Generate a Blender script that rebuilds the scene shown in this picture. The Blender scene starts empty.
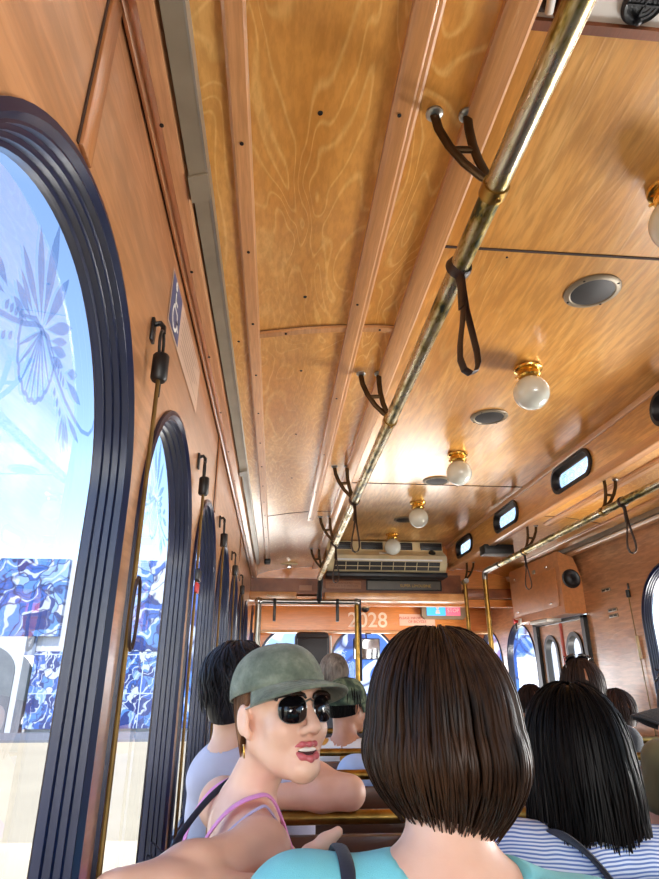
import bpy, bmesh, math, random
import numpy as np
from mathutils import Vector as V, Matrix
from math import sin, cos, pi, radians as R
random.seed(7); RNG = np.random.default_rng(7)
SC = bpy.context.scene; COL = SC.collection
CH = 1.27                                   # camera height; everything is laid out about the camera and lifted at the end

# ------------------------------------------------------------------ camera, sky, sun, exposure
F_PX = 590.0
PITCH = math.atan(238.2 / F_PX); YAW = math.atan((329.5 - 274.8) / math.hypot(F_PX, 238.2))
cam_d = bpy.data.cameras.new('camera'); cam = bpy.data.objects.new('camera', cam_d); COL.objects.link(cam)
cam_d.sensor_fit = 'AUTO'; cam_d.sensor_width = 36; cam_d.lens = F_PX / 879 * 36; cam_d.clip_start = .02; cam_d.clip_end = 500
cam.rotation_euler = (pi / 2 + PITCH, 0, -YAW)
SC.camera = cam
W = bpy.data.worlds.new('sky'); SC.world = W; W.use_nodes = True
wn = W.node_tree; wn.nodes.clear()
sky = wn.nodes.new('ShaderNodeTexSky'); sky.sky_type = 'NISHITA'; sky.sun_disc = False
sky.sun_elevation = R(52); sky.sun_rotation = R(195); sky.air_density = 1.0; sky.dust_density = .6; sky.ozone_density = 3.0
bg = wn.nodes.new('ShaderNodeBackground'); bg.inputs[1].default_value = .155
wo = wn.nodes.new('ShaderNodeOutputWorld')
wn.links.new(sky.outputs[0], bg.inputs[0]); wn.links.new(bg.outputs[0], wo.inputs[0])
sun_d = bpy.data.lights.new('sun', 'SUN'); sun_d.energy = 2.6; sun_d.angle = R(.6); sun_d.color = (1, .95, .88)
sun = bpy.data.objects.new('sun', sun_d); COL.objects.link(sun)
sun.rotation_euler = (R(38), 0, R(2))      # from behind the trolley, high
def fill_light(name, loc, d, sx, sy, e, col=(1, .97, .93)):
    """large soft fill lights added outside the windows to brighten the interior"""
    l = bpy.data.lights.new(name, 'AREA'); l.shape = 'RECTANGLE'; l.size = sx; l.size_y = sy; l.energy = e; l.color = col
    o = bpy.data.objects.new(name, l); COL.objects.link(o); o.location = loc; o.rotation_euler = V(d).to_track_quat('-Z', 'Y').to_euler()
fill_light('fill_light_rear', (.935, -7.0, .1), (0, 1, 0), 3.2, 2.0, 125)
fill_light('fill_light_front', (.935, 10.2, -1.45), (0, -.86, .42), 10, 4.0, 230)
fill_light('fill_light_right', (3.7, 3.2, -1.65), (-.72, 0, .7), 1.4, 6.5, 390)
SC.view_settings.view_transform = 'Standard'; SC.view_settings.look = 'None'; SC.view_settings.gamma = 1
SC.view_settings.use_curve_mapping = False
SC.view_settings.exposure = 1.85
SC.cycles.max_bounces = 10; SC.cycles.diffuse_bounces = 6; SC.cycles.transparent_max_bounces = 24
SC.cycles.sample_clamp_indirect = 6

# ------------------------------------------------------------------ materials
def lin(c):
    return tuple((x / 255 / 12.92 if x / 255 <= .04045 else ((x / 255 + .055) / 1.055) ** 2.4) for x in c) + (1,)
class NT:
    def __init__(s, name):
        s.m = bpy.data.materials.new(name); s.m.use_nodes = True; s.t = s.m.node_tree; s.b = s.t.nodes['Principled BSDF']
    def n(s, typ, ins=None, **kw):
        x = s.t.nodes.new(typ)
        for k, v in kw.items(): setattr(x, k, v)
        for k, v in (ins or {}).items():
            if isinstance(v, bpy.types.NodeSocket): s.t.links.new(v, x.inputs[k])
            else: x.inputs[k].default_value = v
        return x
    def math(s, op, a, b=0.0, c=0.0): return s.n('ShaderNodeMath', {0: a, 1: b, 2: c}, operation=op).outputs[0]
    def mix(s, f, a, b): 
        x = s.n('ShaderNodeMix', {0: f, 6: a, 7: b}, data_type='RGBA'); return x.outputs[2]
    def ramp(s, f, stops):
        x = s.n('ShaderNodeValToRGB', {0: f}); e = x.color_ramp.elements
        while len(e) < len(stops): e.new(.5)
        for q, (p, c) in zip(e, stops): q.position = p; q.color = c
        return x.outputs[0]
    def set(s, **kw):
        for k, v in kw.items():
            k = k.replace('_', ' ')
            if isinstance(v, bpy.types.NodeSocket): s.t.links.new(v, s.b.inputs[k])
            else: s.b.inputs[k].default_value = v
        return s
    def bump(s, h, st=.2, d=.01):
        x = s.n('ShaderNodeBump', {'Strength': st, 'Distance': d, 'Height': h}); s.t.links.new(x.outputs[0], s.b.inputs['Normal']); return s
    def obj(s): return s.n('ShaderNodeTexCoord').outputs['Object']
    def map(s, v, sc=(1, 1, 1), loc=(0, 0, 0), rot=(0, 0, 0)): return s.n('ShaderNodeMapping', {0: v, 1: loc, 2: rot, 3: sc}).outputs[0]
    def noise(s, v, sc=5, det=3, ro=.5, dist=0): return s.n('ShaderNodeTexNoise', {'Vector': v, 'Scale': sc, 'Detail': det, 'Roughness': ro, 'Distortion': dist})
def plain(name, c, rough=.5, metal=0, var=.12, vs=9, bump=0, **kw):
    t = NT(name); col = lin(c); v = t.obj(); nz = t.noise(v, vs, 3).outputs[0]
    lo = tuple(x * (1 - var) for x in col[:3]) + (1,); hi = tuple(min(1, x * (1 + var)) for x in col[:3]) + (1,)
    t.set(Base_Color=t.ramp(nz, [(.3, lo), (.7, hi)]), Roughness=rough, Metallic=metal, **kw)
    if bump: t.bump(t.noise(v, vs * 12, 3).outputs[0], bump, .004)
    return t.m
def wood(name, dark, mid, light, scale=(3.2, .55, 3.2), rings=9, rough=.3, contrast=1, coat=.8, line=.35, grain=.5, crs=.2, fs=14):
    t = NT(name); v = t.obj()
    nz = t.noise(t.map(v, scale), 1.0, 2, .5, .6).outputs[0]
    band = t.math('FRACT', t.math('MULTIPLY', nz, rings))
    band = t.math('ABSOLUTE', t.math('SUBTRACT', t.math('MULTIPLY', band, 2.0), 1.0))
    ln = t.n('ShaderNodeMapRange', {0: band, 1: .0, 2: .34, 3: 1.0, 4: 0.0}, interpolation_type='SMOOTHSTEP').outputs[0]
    msk = t.ramp(t.noise(t.map(v, tuple(q * .5 for q in scale), (9, 4, 2)), 1, 2).outputs[0], [(.32, (.25, .25, .25, 1)), (.52, (1, 1, 1, 1))])
    ln = t.math('MULTIPLY', ln, msk)
    fine = t.noise(t.map(v, tuple(q * fs for q in scale)), 1, 3, .6).outputs[0]
    big = t.noise(t.map(v, tuple(q * .6 for q in scale), (3.1, .7, 2.2)), 1, 2).outputs[0]
    c = t.ramp(big, [(.32, lin(dark)), (.5, lin(mid)), (.68, lin(light))])
    c = t.mix(t.math('MULTIPLY', ln, line), c, lin(tuple(min(255, x * 1.06 + 22) for x in light)))
    c = t.mix(t.ramp(fine, [(.40, (grain * .6,) * 3 + (1,)), (.60, (0, 0, 0, 1))]), c, lin(tuple(q * .84 for q in dark)))
    t.set(Base_Color=c, Roughness=rough, Coat_Weight=coat, Coat_Roughness=crs, Coat_IOR=1.55)
    t.bump(t.math('ADD', fine, t.math('MULTIPLY', ln, .5)), .13, .004)
    return t.m
def glassy(name, tint=(1, 1, 1, 1), gl=.5, haze=0):
    t = NT(name); t.t.nodes.remove(t.b); o = t.t.nodes['Material Output']
    tr = t.n('ShaderNodeBsdfTransparent', {0: tint}); g = t.n('ShaderNodeBsdfGlossy', {0: (1, 1, 1, 1), 1: .02})
    fr = t.n('ShaderNodeFresnel', {0: 1.45}); f = t.math('MULTIPLY', fr.outputs[0], gl)
    mx = t.n('ShaderNodeMixShader', {0: f, 1: tr.outputs[0], 2: g.outputs[0]})
    if haze:
        d = t.n('ShaderNodeBsdfTranslucent', {0: (.9, .93, 1, 1)}); mx = t.n('ShaderNodeMixShader', {0: haze, 1: mx.outputs[0], 2: d.outputs[0]})
    t.t.links.new(mx.outputs[0], o.inputs[0]); return t.m
M = {}
M['ceil'] = wood('varnished_plywood', (204, 132, 48), (222, 157, 76), (234, 178, 104), (6.5, 1.9, 6.5), 16, line=.42)
M['ceil2'] = wood('varnished_oak_ply', (204, 138, 60), (228, 166, 86), (238, 186, 114), (8, 1.0, 8), 8, rough=.28, line=.2, grain=.8, fs=7)
M['wall'] = wood('varnished_wall_ply', (174, 120, 78), (196, 140, 96), (208, 156, 114), (6, .8, 6), 9, line=.22, grain=.9, fs=9)
M['front'] = wood('orange_front_ply', (206, 118, 46), (224, 138, 60), (234, 156, 78), (.8, 4, 6), 7, line=.12)
M['trim'] = wood('trim_wood', (190, 130, 76), (210, 150, 94), (222, 166, 112), (14, .8, 14), 4, line=.1, rough=.35)
M['darktrim'] = wood('dark_trim_wood', (116, 62, 28), (138, 76, 36), (154, 90, 46), (14, .8, 14), 4, line=.1, rough=.5, coat=.15)
M['moulding'] = wood('moulding_wood', (186, 126, 78), (208, 150, 102), (222, 170, 122), (16, .9, 16), 4, line=.1, rough=.28)
M['batten'] = wood('batten_wood', (150, 92, 50), (172, 112, 66), (188, 128, 80), (14, 14, .8), 4, line=.1, rough=.35)
M['seam'] = plain('dark_seam', (52, 30, 16), .7)
M['cabinet'] = wood('cabinet_wood', (186, 116, 62), (204, 132, 74), (216, 146, 88), (3, 1.2, 3), 5, line=.06, rough=.45, coat=.2)
M['bench'] = wood('bench_wood', (70, 42, 26), (92, 56, 34), (108, 70, 44), (.9, 8, 8), 5, line=.1, rough=.4)
M['duct'] = plain('painted_raceway', (146, 132, 110), .38, .25, .1, 14)
M['ductlid'] = plain('raceway_lid', (150, 142, 128), .3, .5, .1, 14)
M['black'] = plain('black_rubber', (15, 17, 22), .42)
M['blackgloss'] = plain('black_with_sky_blue', (8, 21, 56), .3, 0, .2)  # blue sky sheen on the black frames is put into the base colour
M['steel'] = plain('dull_steel', (150, 148, 142), .3, 1)
M['chrome'] = plain('chrome', (200, 200, 200), .14, 1, .04)
M['brass'] = plain('polished_brass', (214, 170, 84), .2, 1)
M['oldbrass'] = plain('worn_brass', (150, 118, 60), .34, 1, .3, 30)
M['cordbrass'] = plain('dull_brass', (112, 88, 48), .5, .8, .3, 30)
M['screw'] = plain('screw_black', (26, 18, 14), .5, .4)
M['cream'] = plain('cream_plastic', (206, 190, 150), .4)
M['white'] = plain('white_paint', (226, 224, 218), .5, 0, .05)
M['globe'] = plain('opal_glass', (204, 206, 196), .12, 0, .03, Coat_Weight=1.0, Transmission_Weight=.0)
M['leather'] = plain('brown_leather', (44, 24, 16), .45, 0, .25, 30, .2)
M['bracket'] = plain('bronze_bracket', (66, 48, 28), .36, .85, .2, 30)
M['grille'] = plain('speaker_grille', (52, 50, 50), .5, .2)
M['glass'] = glassy('window_glass', gl=.3)
M['etch'] = glassy('etched_glass', (.58, .68, .84, 1), .2, .04)
def pole_mat():
    t = NT('worn_plated_pole'); v = t.obj()
    nz = t.noise(t.map(v, (30, 9, 30)), 1, 4, .65).outputs[0]
    c = t.ramp(nz, [(.36, lin((196, 188, 168))), (.50, lin((180, 164, 122))), (.57, lin((140, 122, 62))), (.63, lin((60, 64, 48)))])
    t.set(Base_Color=c, Metallic=.92, Roughness=t.math('MULTIPLY_ADD', nz, .4, .1)); return t.m
M['pole'] = pole_mat()
def mural_mat(name, sc, tiles=0):
    t = NT(name); v = t.obj(); p = t.map(v, (1, 0, 1))
    w = t.noise(p, .55 * sc, 2); wv = t.n('ShaderNodeVectorMath', {0: w.outputs['Color'], 1: (.5, .5, .5)}, operation='SUBTRACT').outputs[0]
    wv = t.n('ShaderNodeVectorMath', {0: wv, 'Scale': 2.6 / sc}, operation='SCALE').outputs[0]
    q = t.n('ShaderNodeVectorMath', {0: p, 1: wv}, operation='ADD').outputs[0]
    vo = t.n('ShaderNodeTexVoronoi', {'Vector': q, 'Scale': .75 * sc}); ve = t.n('ShaderNodeTexVoronoi', {'Vector': q, 'Scale': .75 * sc}, feature='DISTANCE_TO_EDGE')
    wa = t.n('ShaderNodeTexWave', {'Vector': q, 'Scale': .28 * sc, 'Distortion': 9.0, 'Detail': 1.0, 'Detail Scale': 1.6}, wave_type='RINGS', rings_direction='SPHERICAL')
    cell = t.ramp(t.n('ShaderNodeSeparateColor', {0: vo.outputs['Color']}).outputs[0], [(0, lin((14, 40, 104))), (.3, lin((34, 76, 150))), (.55, lin((64, 110, 176))), (.75, lin((112, 144, 188))), (.93, lin((164, 174, 192)))])
    for r_ in t.t.nodes:
        if r_.type == 'VALTORGB': r_.color_ramp.interpolation = 'CONSTANT'
    c = t.mix(t.ramp(wa.outputs[1], [(.88, (0, 0, 0, 1)), (.92, (.9, .9, .9, 1))]), cell, lin((160, 172, 194)))
    c = t.mix(t.ramp(wa.outputs[1], [(.0, (.9, .9, .9, 1)), (.04, (0, 0, 0, 1))]), c, lin((14, 32, 88)))
    c = t.mix(t.ramp(ve.outputs[0], [(.0, (1, 1, 1, 1)), (.045, (0, 0, 0, 1))]), c, lin((16, 30, 78)))
    if tiles:
        br = t.n('ShaderNodeTexBrick', {'Vector': t.map(v, (1, 1, 1), (0, 0, 0), (pi / 2, 0, 0)), 'Scale': 1.0, 'Mortar Size': .022, 'Brick Width': tiles, 'Row Height': tiles}, offset=0)
        c = t.mix(br.outputs['Fac'], c, lin((156, 168, 188)))
    t.set(Base_Color=c, Roughness=.6); return t.m
M['mural'] = mural_mat('blue_mural', 1.5); M['tile'] = mural_mat('blue_tile_mural', 3.2, 1.5)
M['mural_front'] = mural_mat('pale_calligraphic_mural', .5)
M['road'] = plain('pale_road', (166, 155, 130), .9, 0, .06, .6)
M['kerb'] = plain('grey_pavement', (98, 102, 110), .9, 0, .08, 2)
M['stucco'] = plain('white_stucco', (176, 182, 192), .9, 0, .04)
def skin_mat(name, c, c2):
    t = NT(name); v = t.obj(); a = t.noise(v, 14, 3).outputs[0]; f = t.noise(v, 400, 2).outputs[0]
    t.set(Base_Color=t.ramp(a, [(.3, lin(c2)), (.62, lin(c))]), Roughness=.42, Subsurface_Weight=.12, Subsurface_Radius=(.012, .005, .003), Subsurface_Scale=.6)
    t.bump(f, .06, .002); return t.m
M['skin'] = skin_mat('fair_skin', (232, 186, 160), (220, 168, 142)); M['skin2'] = skin_mat('tan_skin', (196, 140, 110), (178, 122, 94))
M['lip'] = plain('lips', (190, 92, 96), .35); M['teeth'] = plain('teeth', (236, 230, 220), .25); M['mouth'] = plain('mouth_inside', (70, 26, 26), .6)
def hair_mat(name, a, b, rough=.32, spec=.2):
    t = NT(name); v = t.obj(); n1 = t.noise(t.map(v, (120, 120, 9)), 1, 3, .6).outputs[0]; n2 = t.noise(v, 9, 2).outputs[0]
    t.set(Base_Color=t.ramp(t.math('MULTIPLY_ADD', n2, .5, t.math('MULTIPLY', n1, .5)), [(.38, lin(a)), (.66, lin(b))]), Roughness=rough, Specular_IOR_Level=spec)
    t.bump(n1, .35, .004); return t.m
M['hair_brown'] = hair_mat('dark_brown_hair', (20, 13, 10), (62, 40, 26), .4, .14); M['hair_black'] = hair_mat('black_hair', (8, 7, 8), (22, 17, 16), .45, .08)
M['hair_wavy'] = hair_mat('black_wavy_hair', (14, 14, 18), (42, 42, 50), .42); M['hair_grey'] = hair_mat('grey_hair', (96, 88, 84), (170, 160, 150), .6)
M['hair_light'] = hair_mat('light_brown_hair', (74, 48, 34), (140, 98, 68)); M['hair_short'] = hair_mat('cropped_hair', (26, 18, 16), (60, 42, 36), .6)
def cloth(name, c, var=.08, weave=900, rough=.85):
    t = NT(name); v = t.obj(); a = t.noise(v, 12, 4).outputs[0]; w = t.noise(v, weave, 2).outputs[0]; cc = lin(c)
    t.set(Base_Color=t.ramp(a, [(.3, tuple(x * (1 - var) for x in cc[:3]) + (1,)), (.7, tuple(min(1, x * (1 + var)) for x in cc[:3]) + (1,))]), Roughness=rough, Sheen_Weight=.15)
    t.bump(t.math('ADD', w, t.math('MULTIPLY', a, 2.0)), .25, .006); return t.m
M['teal'] = cloth('aqua_cotton', (120, 206, 212)); M['tee'] = cloth('white_cotton', (190, 188, 208)); M['pink'] = cloth('pink_ribbed_cotton', (226, 140, 196))
M['lilac'] = cloth('lilac_strap', (176, 160, 190)); M['olive'] = cloth('olive_cotton', (104, 98, 68)); M['lightblue'] = cloth('pale_blue_cotton', (176, 200, 240))
M['denim'] = cloth('dark_denim', (46, 56, 84)); M['grey'] = cloth('grey_cotton', (96, 98, 104)); M['navy'] = cloth('navy_webbing', (24, 26, 44))
M['charcoal'] = cloth('charcoal_twill', (36, 37, 42)); M['vinyl'] = plain('dark_vinyl', (44, 44, 50), .5, 0, .1, 60, .1)
def cap_mat():
    t = NT('washed_green_twill'); v = t.obj(); a = t.noise(v, 22, 5, .65).outputs[0]; w = t.n('ShaderNodeTexWave', {'Vector': t.map(v, (500, 500, 500), (0, 0, 0), (.4, .3, .8)), 'Scale': 1.0}).outputs[1]
    t.set(Base_Color=t.ramp(a, [(.3, lin((72, 82, 68))), (.5, lin((102, 112, 96))), (.72, lin((138, 146, 128)))]), Roughness=.9, Sheen_Weight=.2)
    t.bump(t.math('MULTIPLY_ADD', w, .3, a), .3, .006); return t.m
M['cap'] = cap_mat()
def camo_mat():
    t = NT('camouflage_twill'); v = t.obj(); a = t.noise(v, 22, 2).outputs[0]
    t.set(Base_Color=t.ramp(a, [(.35, lin((30, 40, 34))), (.5, lin((58, 76, 60))), (.6, lin((104, 116, 92)))]), Roughness=.9); return t.m
M['camo'] = camo_mat()
def stripe_mat():
    t = NT('blue_pinstripe_cotton'); v = t.obj(); nz = t.noise(v, 8, 2); p = t.n('ShaderNodeVectorMath', {0: v, 1: t.n('ShaderNodeVectorMath', {0: nz.outputs['Color'], 'Scale': .03}, operation='SCALE').outputs[0]}, operation='ADD').outputs[0]
    w = t.n('ShaderNodeTexWave', {'Vector': t.map(p, (0, 10, 60), (0, 0, 0), (0, 0, 0)), 'Scale': 2.0, 'Distortion': 0.0}, bands_direction='DIAGONAL').outputs[1]
    t.set(Base_Color=t.ramp(w, [(.35, lin((96, 124, 190))), (.55, lin((214, 224, 242)))]), Roughness=.85); t.bump(nz.outputs[0], .3, .01); return t.m
M['stripe'] = stripe_mat()
def print_mat():
    t = NT('white_print_cotton'); v = t.obj(); vo = t.n('ShaderNodeTexVoronoi', {'Vector': v, 'Scale': 13.0}); s = t.n('ShaderNodeSeparateColor', {0: vo.outputs['Color']}).outputs[0]
    c = t.ramp(s, [(0, lin((40, 54, 120))), (.14, lin((214, 150, 60))), (.34, lin((230, 226, 220))), (.88, lin((160, 60, 50)))]); t.t.nodes[-1].color_ramp.interpolation = 'CONSTANT'
    for r_ in t.t.nodes:
        if r_.type == 'VALTORGB': r_.color_ramp.interpolation = 'CONSTANT'
    c = t.mix(t.ramp(vo.outputs[0], [(.38, (0, 0, 0, 1)), (.42, (1, 1, 1, 1))]), c, lin((230, 226, 220)))
    t.set(Base_Color=c, Roughness=.85); return t.m
M['print'] = print_mat()
def emis(name, c, s):
    t = NT(name); t.set(Base_Color=lin(c), Emission_Color=lin(c), Emission_Strength=s, Roughness=.4); return t.m
M['lcd_blue'] = emis('lit_blue_sign', (60, 160, 230), .35); M['lcd_red'] = emis('lit_red_sign', (214, 96, 120), .3)
M['redseal'] = plain('red_door_seal', (206, 84, 62), .5); M['red'] = plain('red_plastic', (190, 40, 40), .4); M['blue'] = plain('sign_blue', (74, 78, 112), .5)
M['paper'] = plain('notice_paper', (196, 164, 140), .7, 0, .04); M['ink'] = plain('grey_ink', (150, 124, 108), .7); M['redink'] = plain('red_ink', (190, 70, 60), .6)
M['label'] = plain('pink_label', (236, 190, 164), .6, 0, .04); M['letter'] = plain('cream_lettering', (244, 214, 186), .5); M['gold'] = plain('gold_lettering', (220, 170, 60), .4)
M['signblack'] = plain('sign_black_face', (92, 84, 72), .35); M['plaque'] = plain('wood_plaque', (176, 122, 88), .45)
M['lens'] = plain('dark_lens', (10, 8, 12), .06); M['tort'] = plain('tortoiseshell', (40, 24, 16), .2, 0, .4, 60); M['mirror'] = plain('mirror', (190, 190, 195), .03, 1, .02)
M['floor'] = plain('ribbed_floor', (140, 136, 130), .7, 0, .15, 6)
M['gold_ring'] = M['brass']; M['silver'] = M['chrome']

# ------------------------------------------------------------------ mesh helpers
def link(o, parent=None):
    COL.objects.link(o)
    if parent is not None: o.parent = parent
    return o
def mesh(name, vs, fs, mat, parent=None, smooth=False, loc=None):
    me = bpy.data.meshes.new(name); me.from_pydata([tuple(v) for v in vs], [], [tuple(f) for f in fs])
    if loc is not None: me.transform(Matrix.Translation(-V(loc)))
    for m in (mat if isinstance(mat, (list, tuple)) else [mat]): me.materials.append(m)
    if smooth: me.polygons.foreach_set('use_smooth', [True] * len(me.polygons))
    me.update(); o = bpy.data.objects.new(name, me)
    if loc is not None: o.location = loc
    return link(o, parent)
class MB:
    def __init__(s): s.v = []; s.f = []; s.sm = []
    def add(s, vs, fs, sm=False):
        b = len(s.v); s.v += [tuple(v) for v in vs]; s.f += [tuple(i + b for i in f) for f in fs]; s.sm += [sm] * len(fs); return s
    def box(s, x0, x1, y0, y1, z0, z1, bev=0):
        if bev:
            bm = bmesh.new(); bmesh.ops.create_cube(bm, size=1)
            for v in bm.verts: v.co = ((x0 + x1) / 2 + v.co.x * (x1 - x0), (y0 + y1) / 2 + v.co.y * (y1 - y0), (z0 + z1) / 2 + v.co.z * (z1 - z0))
            bmesh.ops.bevel(bm, geom=list(bm.edges), offset=bev, segments=2, affect='EDGES', profile=.5)
            bm.verts.index_update(); vs = [tuple(v.co) for v in bm.verts]; fs = [[v.index for v in f.verts] for f in bm.faces]; bm.free(); return s.add(vs, fs)
        vs = [(x, y, z) for x in (x0, x1) for y in (y0, y1) for z in (z0, z1)]
        return s.add(vs, [(0, 1, 3, 2), (4, 6, 7, 5), (0, 4, 5, 1), (2, 3, 7, 6), (0, 2, 6, 4), (1, 5, 7, 3)])
    def tube(s, pts, r, n=12, closed=False, flat=None, cap=True):
        """round tube along pts; r scalar or list; flat=(w,t,up) gives a ribbon section"""
        P = [V(p) for p in pts]; L = len(P); rs = r if isinstance(r, (list, tuple)) else [r] * L
        T = []
        for i in range(L):
            a = P[(i - 1) % L] if (closed or i) else P[0]; b = P[(i + 1) % L] if (closed or i < L - 1) else P[-1]
            T.append((b - a).normalized())
        up = V(flat[2]) if flat else (V((0, 0, 1)) if abs(T[0].z) < .9 else V((1, 0, 0)))
        N = (up - T[0] * up.dot(T[0])).normalized(); vs = []
        for i in range(L):
            N = (N - T[i] * N.dot(T[i]))
            N = N.normalized() if N.length > 1e-6 else T[i].orthogonal().normalized()
            B = T[i].cross(N)
            for k in range(n):
                a = 2 * pi * k / n
                if flat: q = B * (cos(a) * flat[0] * rs[i]) + N * (sin(a) * flat[1] * rs[i])
                else: q = (B * cos(a) + N * sin(a)) * rs[i]
                vs.append(P[i] + q)
        fs = [(i * n + k, i * n + (k + 1) % n, ((i + 1) % L) * n + (k + 1) % n, ((i + 1) % L) * n + k) for i in range(L if closed else L - 1) for k in range(n)]
        if not closed and cap: fs += [tuple(reversed(range(n))), tuple(range((L - 1) * n, L * n))]
        return s.add(vs, fs, True)
    def cyl(s, a, b, r, n=20, r2=None): return s.tube([a, b], [r, r if r2 is None else r2], n)
    def lathe(s, prof, c, ax=(0, 0, 1), n=28, sx=1, sy=1):
        ax = V(ax).normalized(); u = ax.orthogonal().normalized(); w = ax.cross(u); c = V(c)
        vs = [c + ax * z + (u * (cos(2 * pi * k / n) * sx) + w * (sin(2 * pi * k / n) * sy)) * r for r, z in prof for k in range(n)]
        m = len(prof)
        fs = [(i * n + k, i * n + (k + 1) % n, (i + 1) * n + (k + 1) % n, (i + 1) * n + k) for i in range(m - 1) for k in range(n)]
        if prof[0][0] > 1e-5: fs.append(tuple(reversed(range(n))))
        if prof[-1][0] > 1e-5: fs.append(tuple(range((m - 1) * n, m * n)))
        return s.add(vs, fs, True)
    def ball(s, c, r, n=20):
        return s.lathe([(max(1e-4, r * sin(pi * i / n)), -r * cos(pi * i / n)) for i in range(n + 1)], c, n=n + 8)
    def prism(s, poly, axis, a, b):
        """poly of 2D points in the plane across axis (0: yz, 1: xz, 2: xy), from a to b"""
        def p(u, w, t): return {0: (t, u, w), 1: (u, t, w), 2: (u, w, t)}[axis]
        n = len(poly); vs = [p(u, w, a) for u, w in poly] + [p(u, w, b) for u, w in poly]
        return s.add(vs, [tuple(range(n)), tuple(reversed(range(n, 2 * n)))] + [(i, (i + 1) % n, n + (i + 1) % n, n + i) for i in range(n)])
    def build(s, name, mat, parent=None, loc=None):
        me = bpy.data.meshes.new(name); me.from_pydata(s.v, [], s.f)
        bm = bmesh.new(); bm.from_mesh(me); bmesh.ops.recalc_face_normals(bm, faces=list(bm.faces)); bm.to_mesh(me); bm.free()
        if len(me.polygons) == len(s.sm): me.polygons.foreach_set('use_smooth', s.sm)
        if loc is not None: me.transform(Matrix.Translation(-V(loc)))
        me.materials.append(mat); me.set_sharp_from_angle(angle=R(34)); me.update(); o = bpy.data.objects.new(name, me)
        if loc is not None: o.location = loc
        return link(o, parent)
def tag(o, label=None, cat=None, group=None, kind=None):
    for k, v in (('label', label), ('category', cat), ('group', group), ('kind', kind)):
        if v: o[k] = v
    return o
def empty(name, label, cat, group=None, kind=None, loc=(0, 0, 0)):
    o = bpy.data.objects.new(name, None); o.location = loc; link(o); return tag(o, label, cat, group, kind)
def struct(o): o['kind'] = 'structure'; return o
def dup(root, dloc=(0, 0, 0), label=None):
    r = root.copy(); COL.objects.link(r); r.location = root.location + V(dloc)
    if label: r['label'] = label
    for ch in list(root.children):
        c = ch.copy(); COL.objects.link(c); c.parent = r
        for g in list(ch.children):
            d = g.copy(); COL.objects.link(d); d.parent = c
    return r
def text(name, body, size, loc, rot, mat, parent=None, align='CENTER', ext=.0006, bold=0):
    c = bpy.data.curves.new(name, 'FONT'); c.body = body; c.size = size; c.align_x = align; c.align_y = 'CENTER'; c.extrude = ext; c.offset = bold
    c.materials.append(mat); tmp = bpy.data.objects.new(name, c); COL.objects.link(tmp); me = bpy.data.meshes.new_from_object(tmp.evaluated_get(bpy.context.evaluated_depsgraph_get())); bpy.data.objects.remove(tmp)
    me.name = name; o = bpy.data.objects.new(name, me); o.location = loc; o.rotation_euler = rot; return link(o, parent)

# ------------------------------------------------------------------ the shell of the trolley
CX = .935                                   # centre line
XL, XR = -.232, 2.13
XCL, XCR = .345, 1.525                      # clerestory walls
HZ = 1.11; LZ = .908                        # raised ceiling, low ceiling
YB, YF, YH = -2.6, 6.45, 5.25               # back wall, front wall, header
WT_ = .826                                   # top of the side walls
PITCHW = .667; W0 = .580; WR = .2805; WZ = .241; WB = -.42          # left windows
PR_, RR, RZ = .754, .317, .272                                        # right windows
def arch(yc, r=WR, zc=WZ, zb=WB, n=36):
    """arched opening, starting at the lower left, going up and over"""
    p = [(yc - r, zb)] + [(yc - r, zb + (zc - zb) * i / 8) for i in range(1, 8)]
    p += [(yc - r * cos(pi * i / n), zc + r * sin(pi * i / n)) for i in range(n + 1)]
    return p + [(yc + r, zb + (zc - zb) * i / 8) for i in range(7, -1, -1)]
def stadium(yc, zc, l, h, n=10, e=1.0):
    r = h / 2 * e; a = l / 2 - r; b = h / 2 - r; p = []
    for (cy, cz, a0) in ((yc + a, zc + b, 0), (yc - a, zc + b, 90), (yc - a, zc - b, 180), (yc + a, zc - b, 270)):
        p += [(cy + r * cos(R(a0 + 90 * i / n)), cz + r * sin(R(a0 + 90 * i / n))) for i in range(n + 1)]
    return p
def holed(y0, y1, z0, z1, hole, c):
    """rectangle with a star-shaped hole about c -> verts2d, faces"""
    angs = []
    for (y, z) in hole: angs.append((math.atan2(z - c[1], y - c[0]), (y, z)))
    N = len(hole); items = []
    def inner(a):
        d = (cos(a), sin(a)); best = None
        for i in range(N):
            p, q = hole[i], hole[(i + 1) % N]; ex, ez = q[0] - p[0], q[1] - p[1]; den = d[0] * ez - d[1] * ex
            if abs(den) < 1e-12: continue
            wx, wz = p[0] - c[0], p[1] - c[1]; t = (wx * ez - wz * ex) / den; u = (wx * d[1] - wz * d[0]) / den
            if t > 0 and -1e-6 <= u <= 1 + 1e-6 and (best is None or t < best): best = t
        return (c[0] + d[0] * best, c[1] + d[1] * best)
    for (y, z) in ((y0, z0), (y0, z1), (y1, z0), (y1, z1)):
        a = math.atan2(z - c[1], y - c[0]); angs.append((a, inner(a)))
    angs.sort(key=lambda t: t[0]); vs = []; fs = []
    for a, pin in angs:
        d = (cos(a), sin(a)); t = 1e9
        if d[0] > 1e-9: t = min(t, (y1 - c[0]) / d[0])
        if d[0] < -1e-9: t = min(t, (y0 - c[0]) / d[0])
        if d[1] > 1e-9: t = min(t, (z1 - c[1]) / d[1])
        if d[1] < -1e-9: t = min(t, (z0 - c[1]) / d[1])
        vs += [pin, (c[0] + d[0] * t, c[1] + d[1] * t)]
    n = len(angs)
    return vs, [(2 * i, 2 * i + 1, 2 * ((i + 1) % n) + 1, 2 * ((i + 1) % n)) for i in range(n)]
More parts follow.
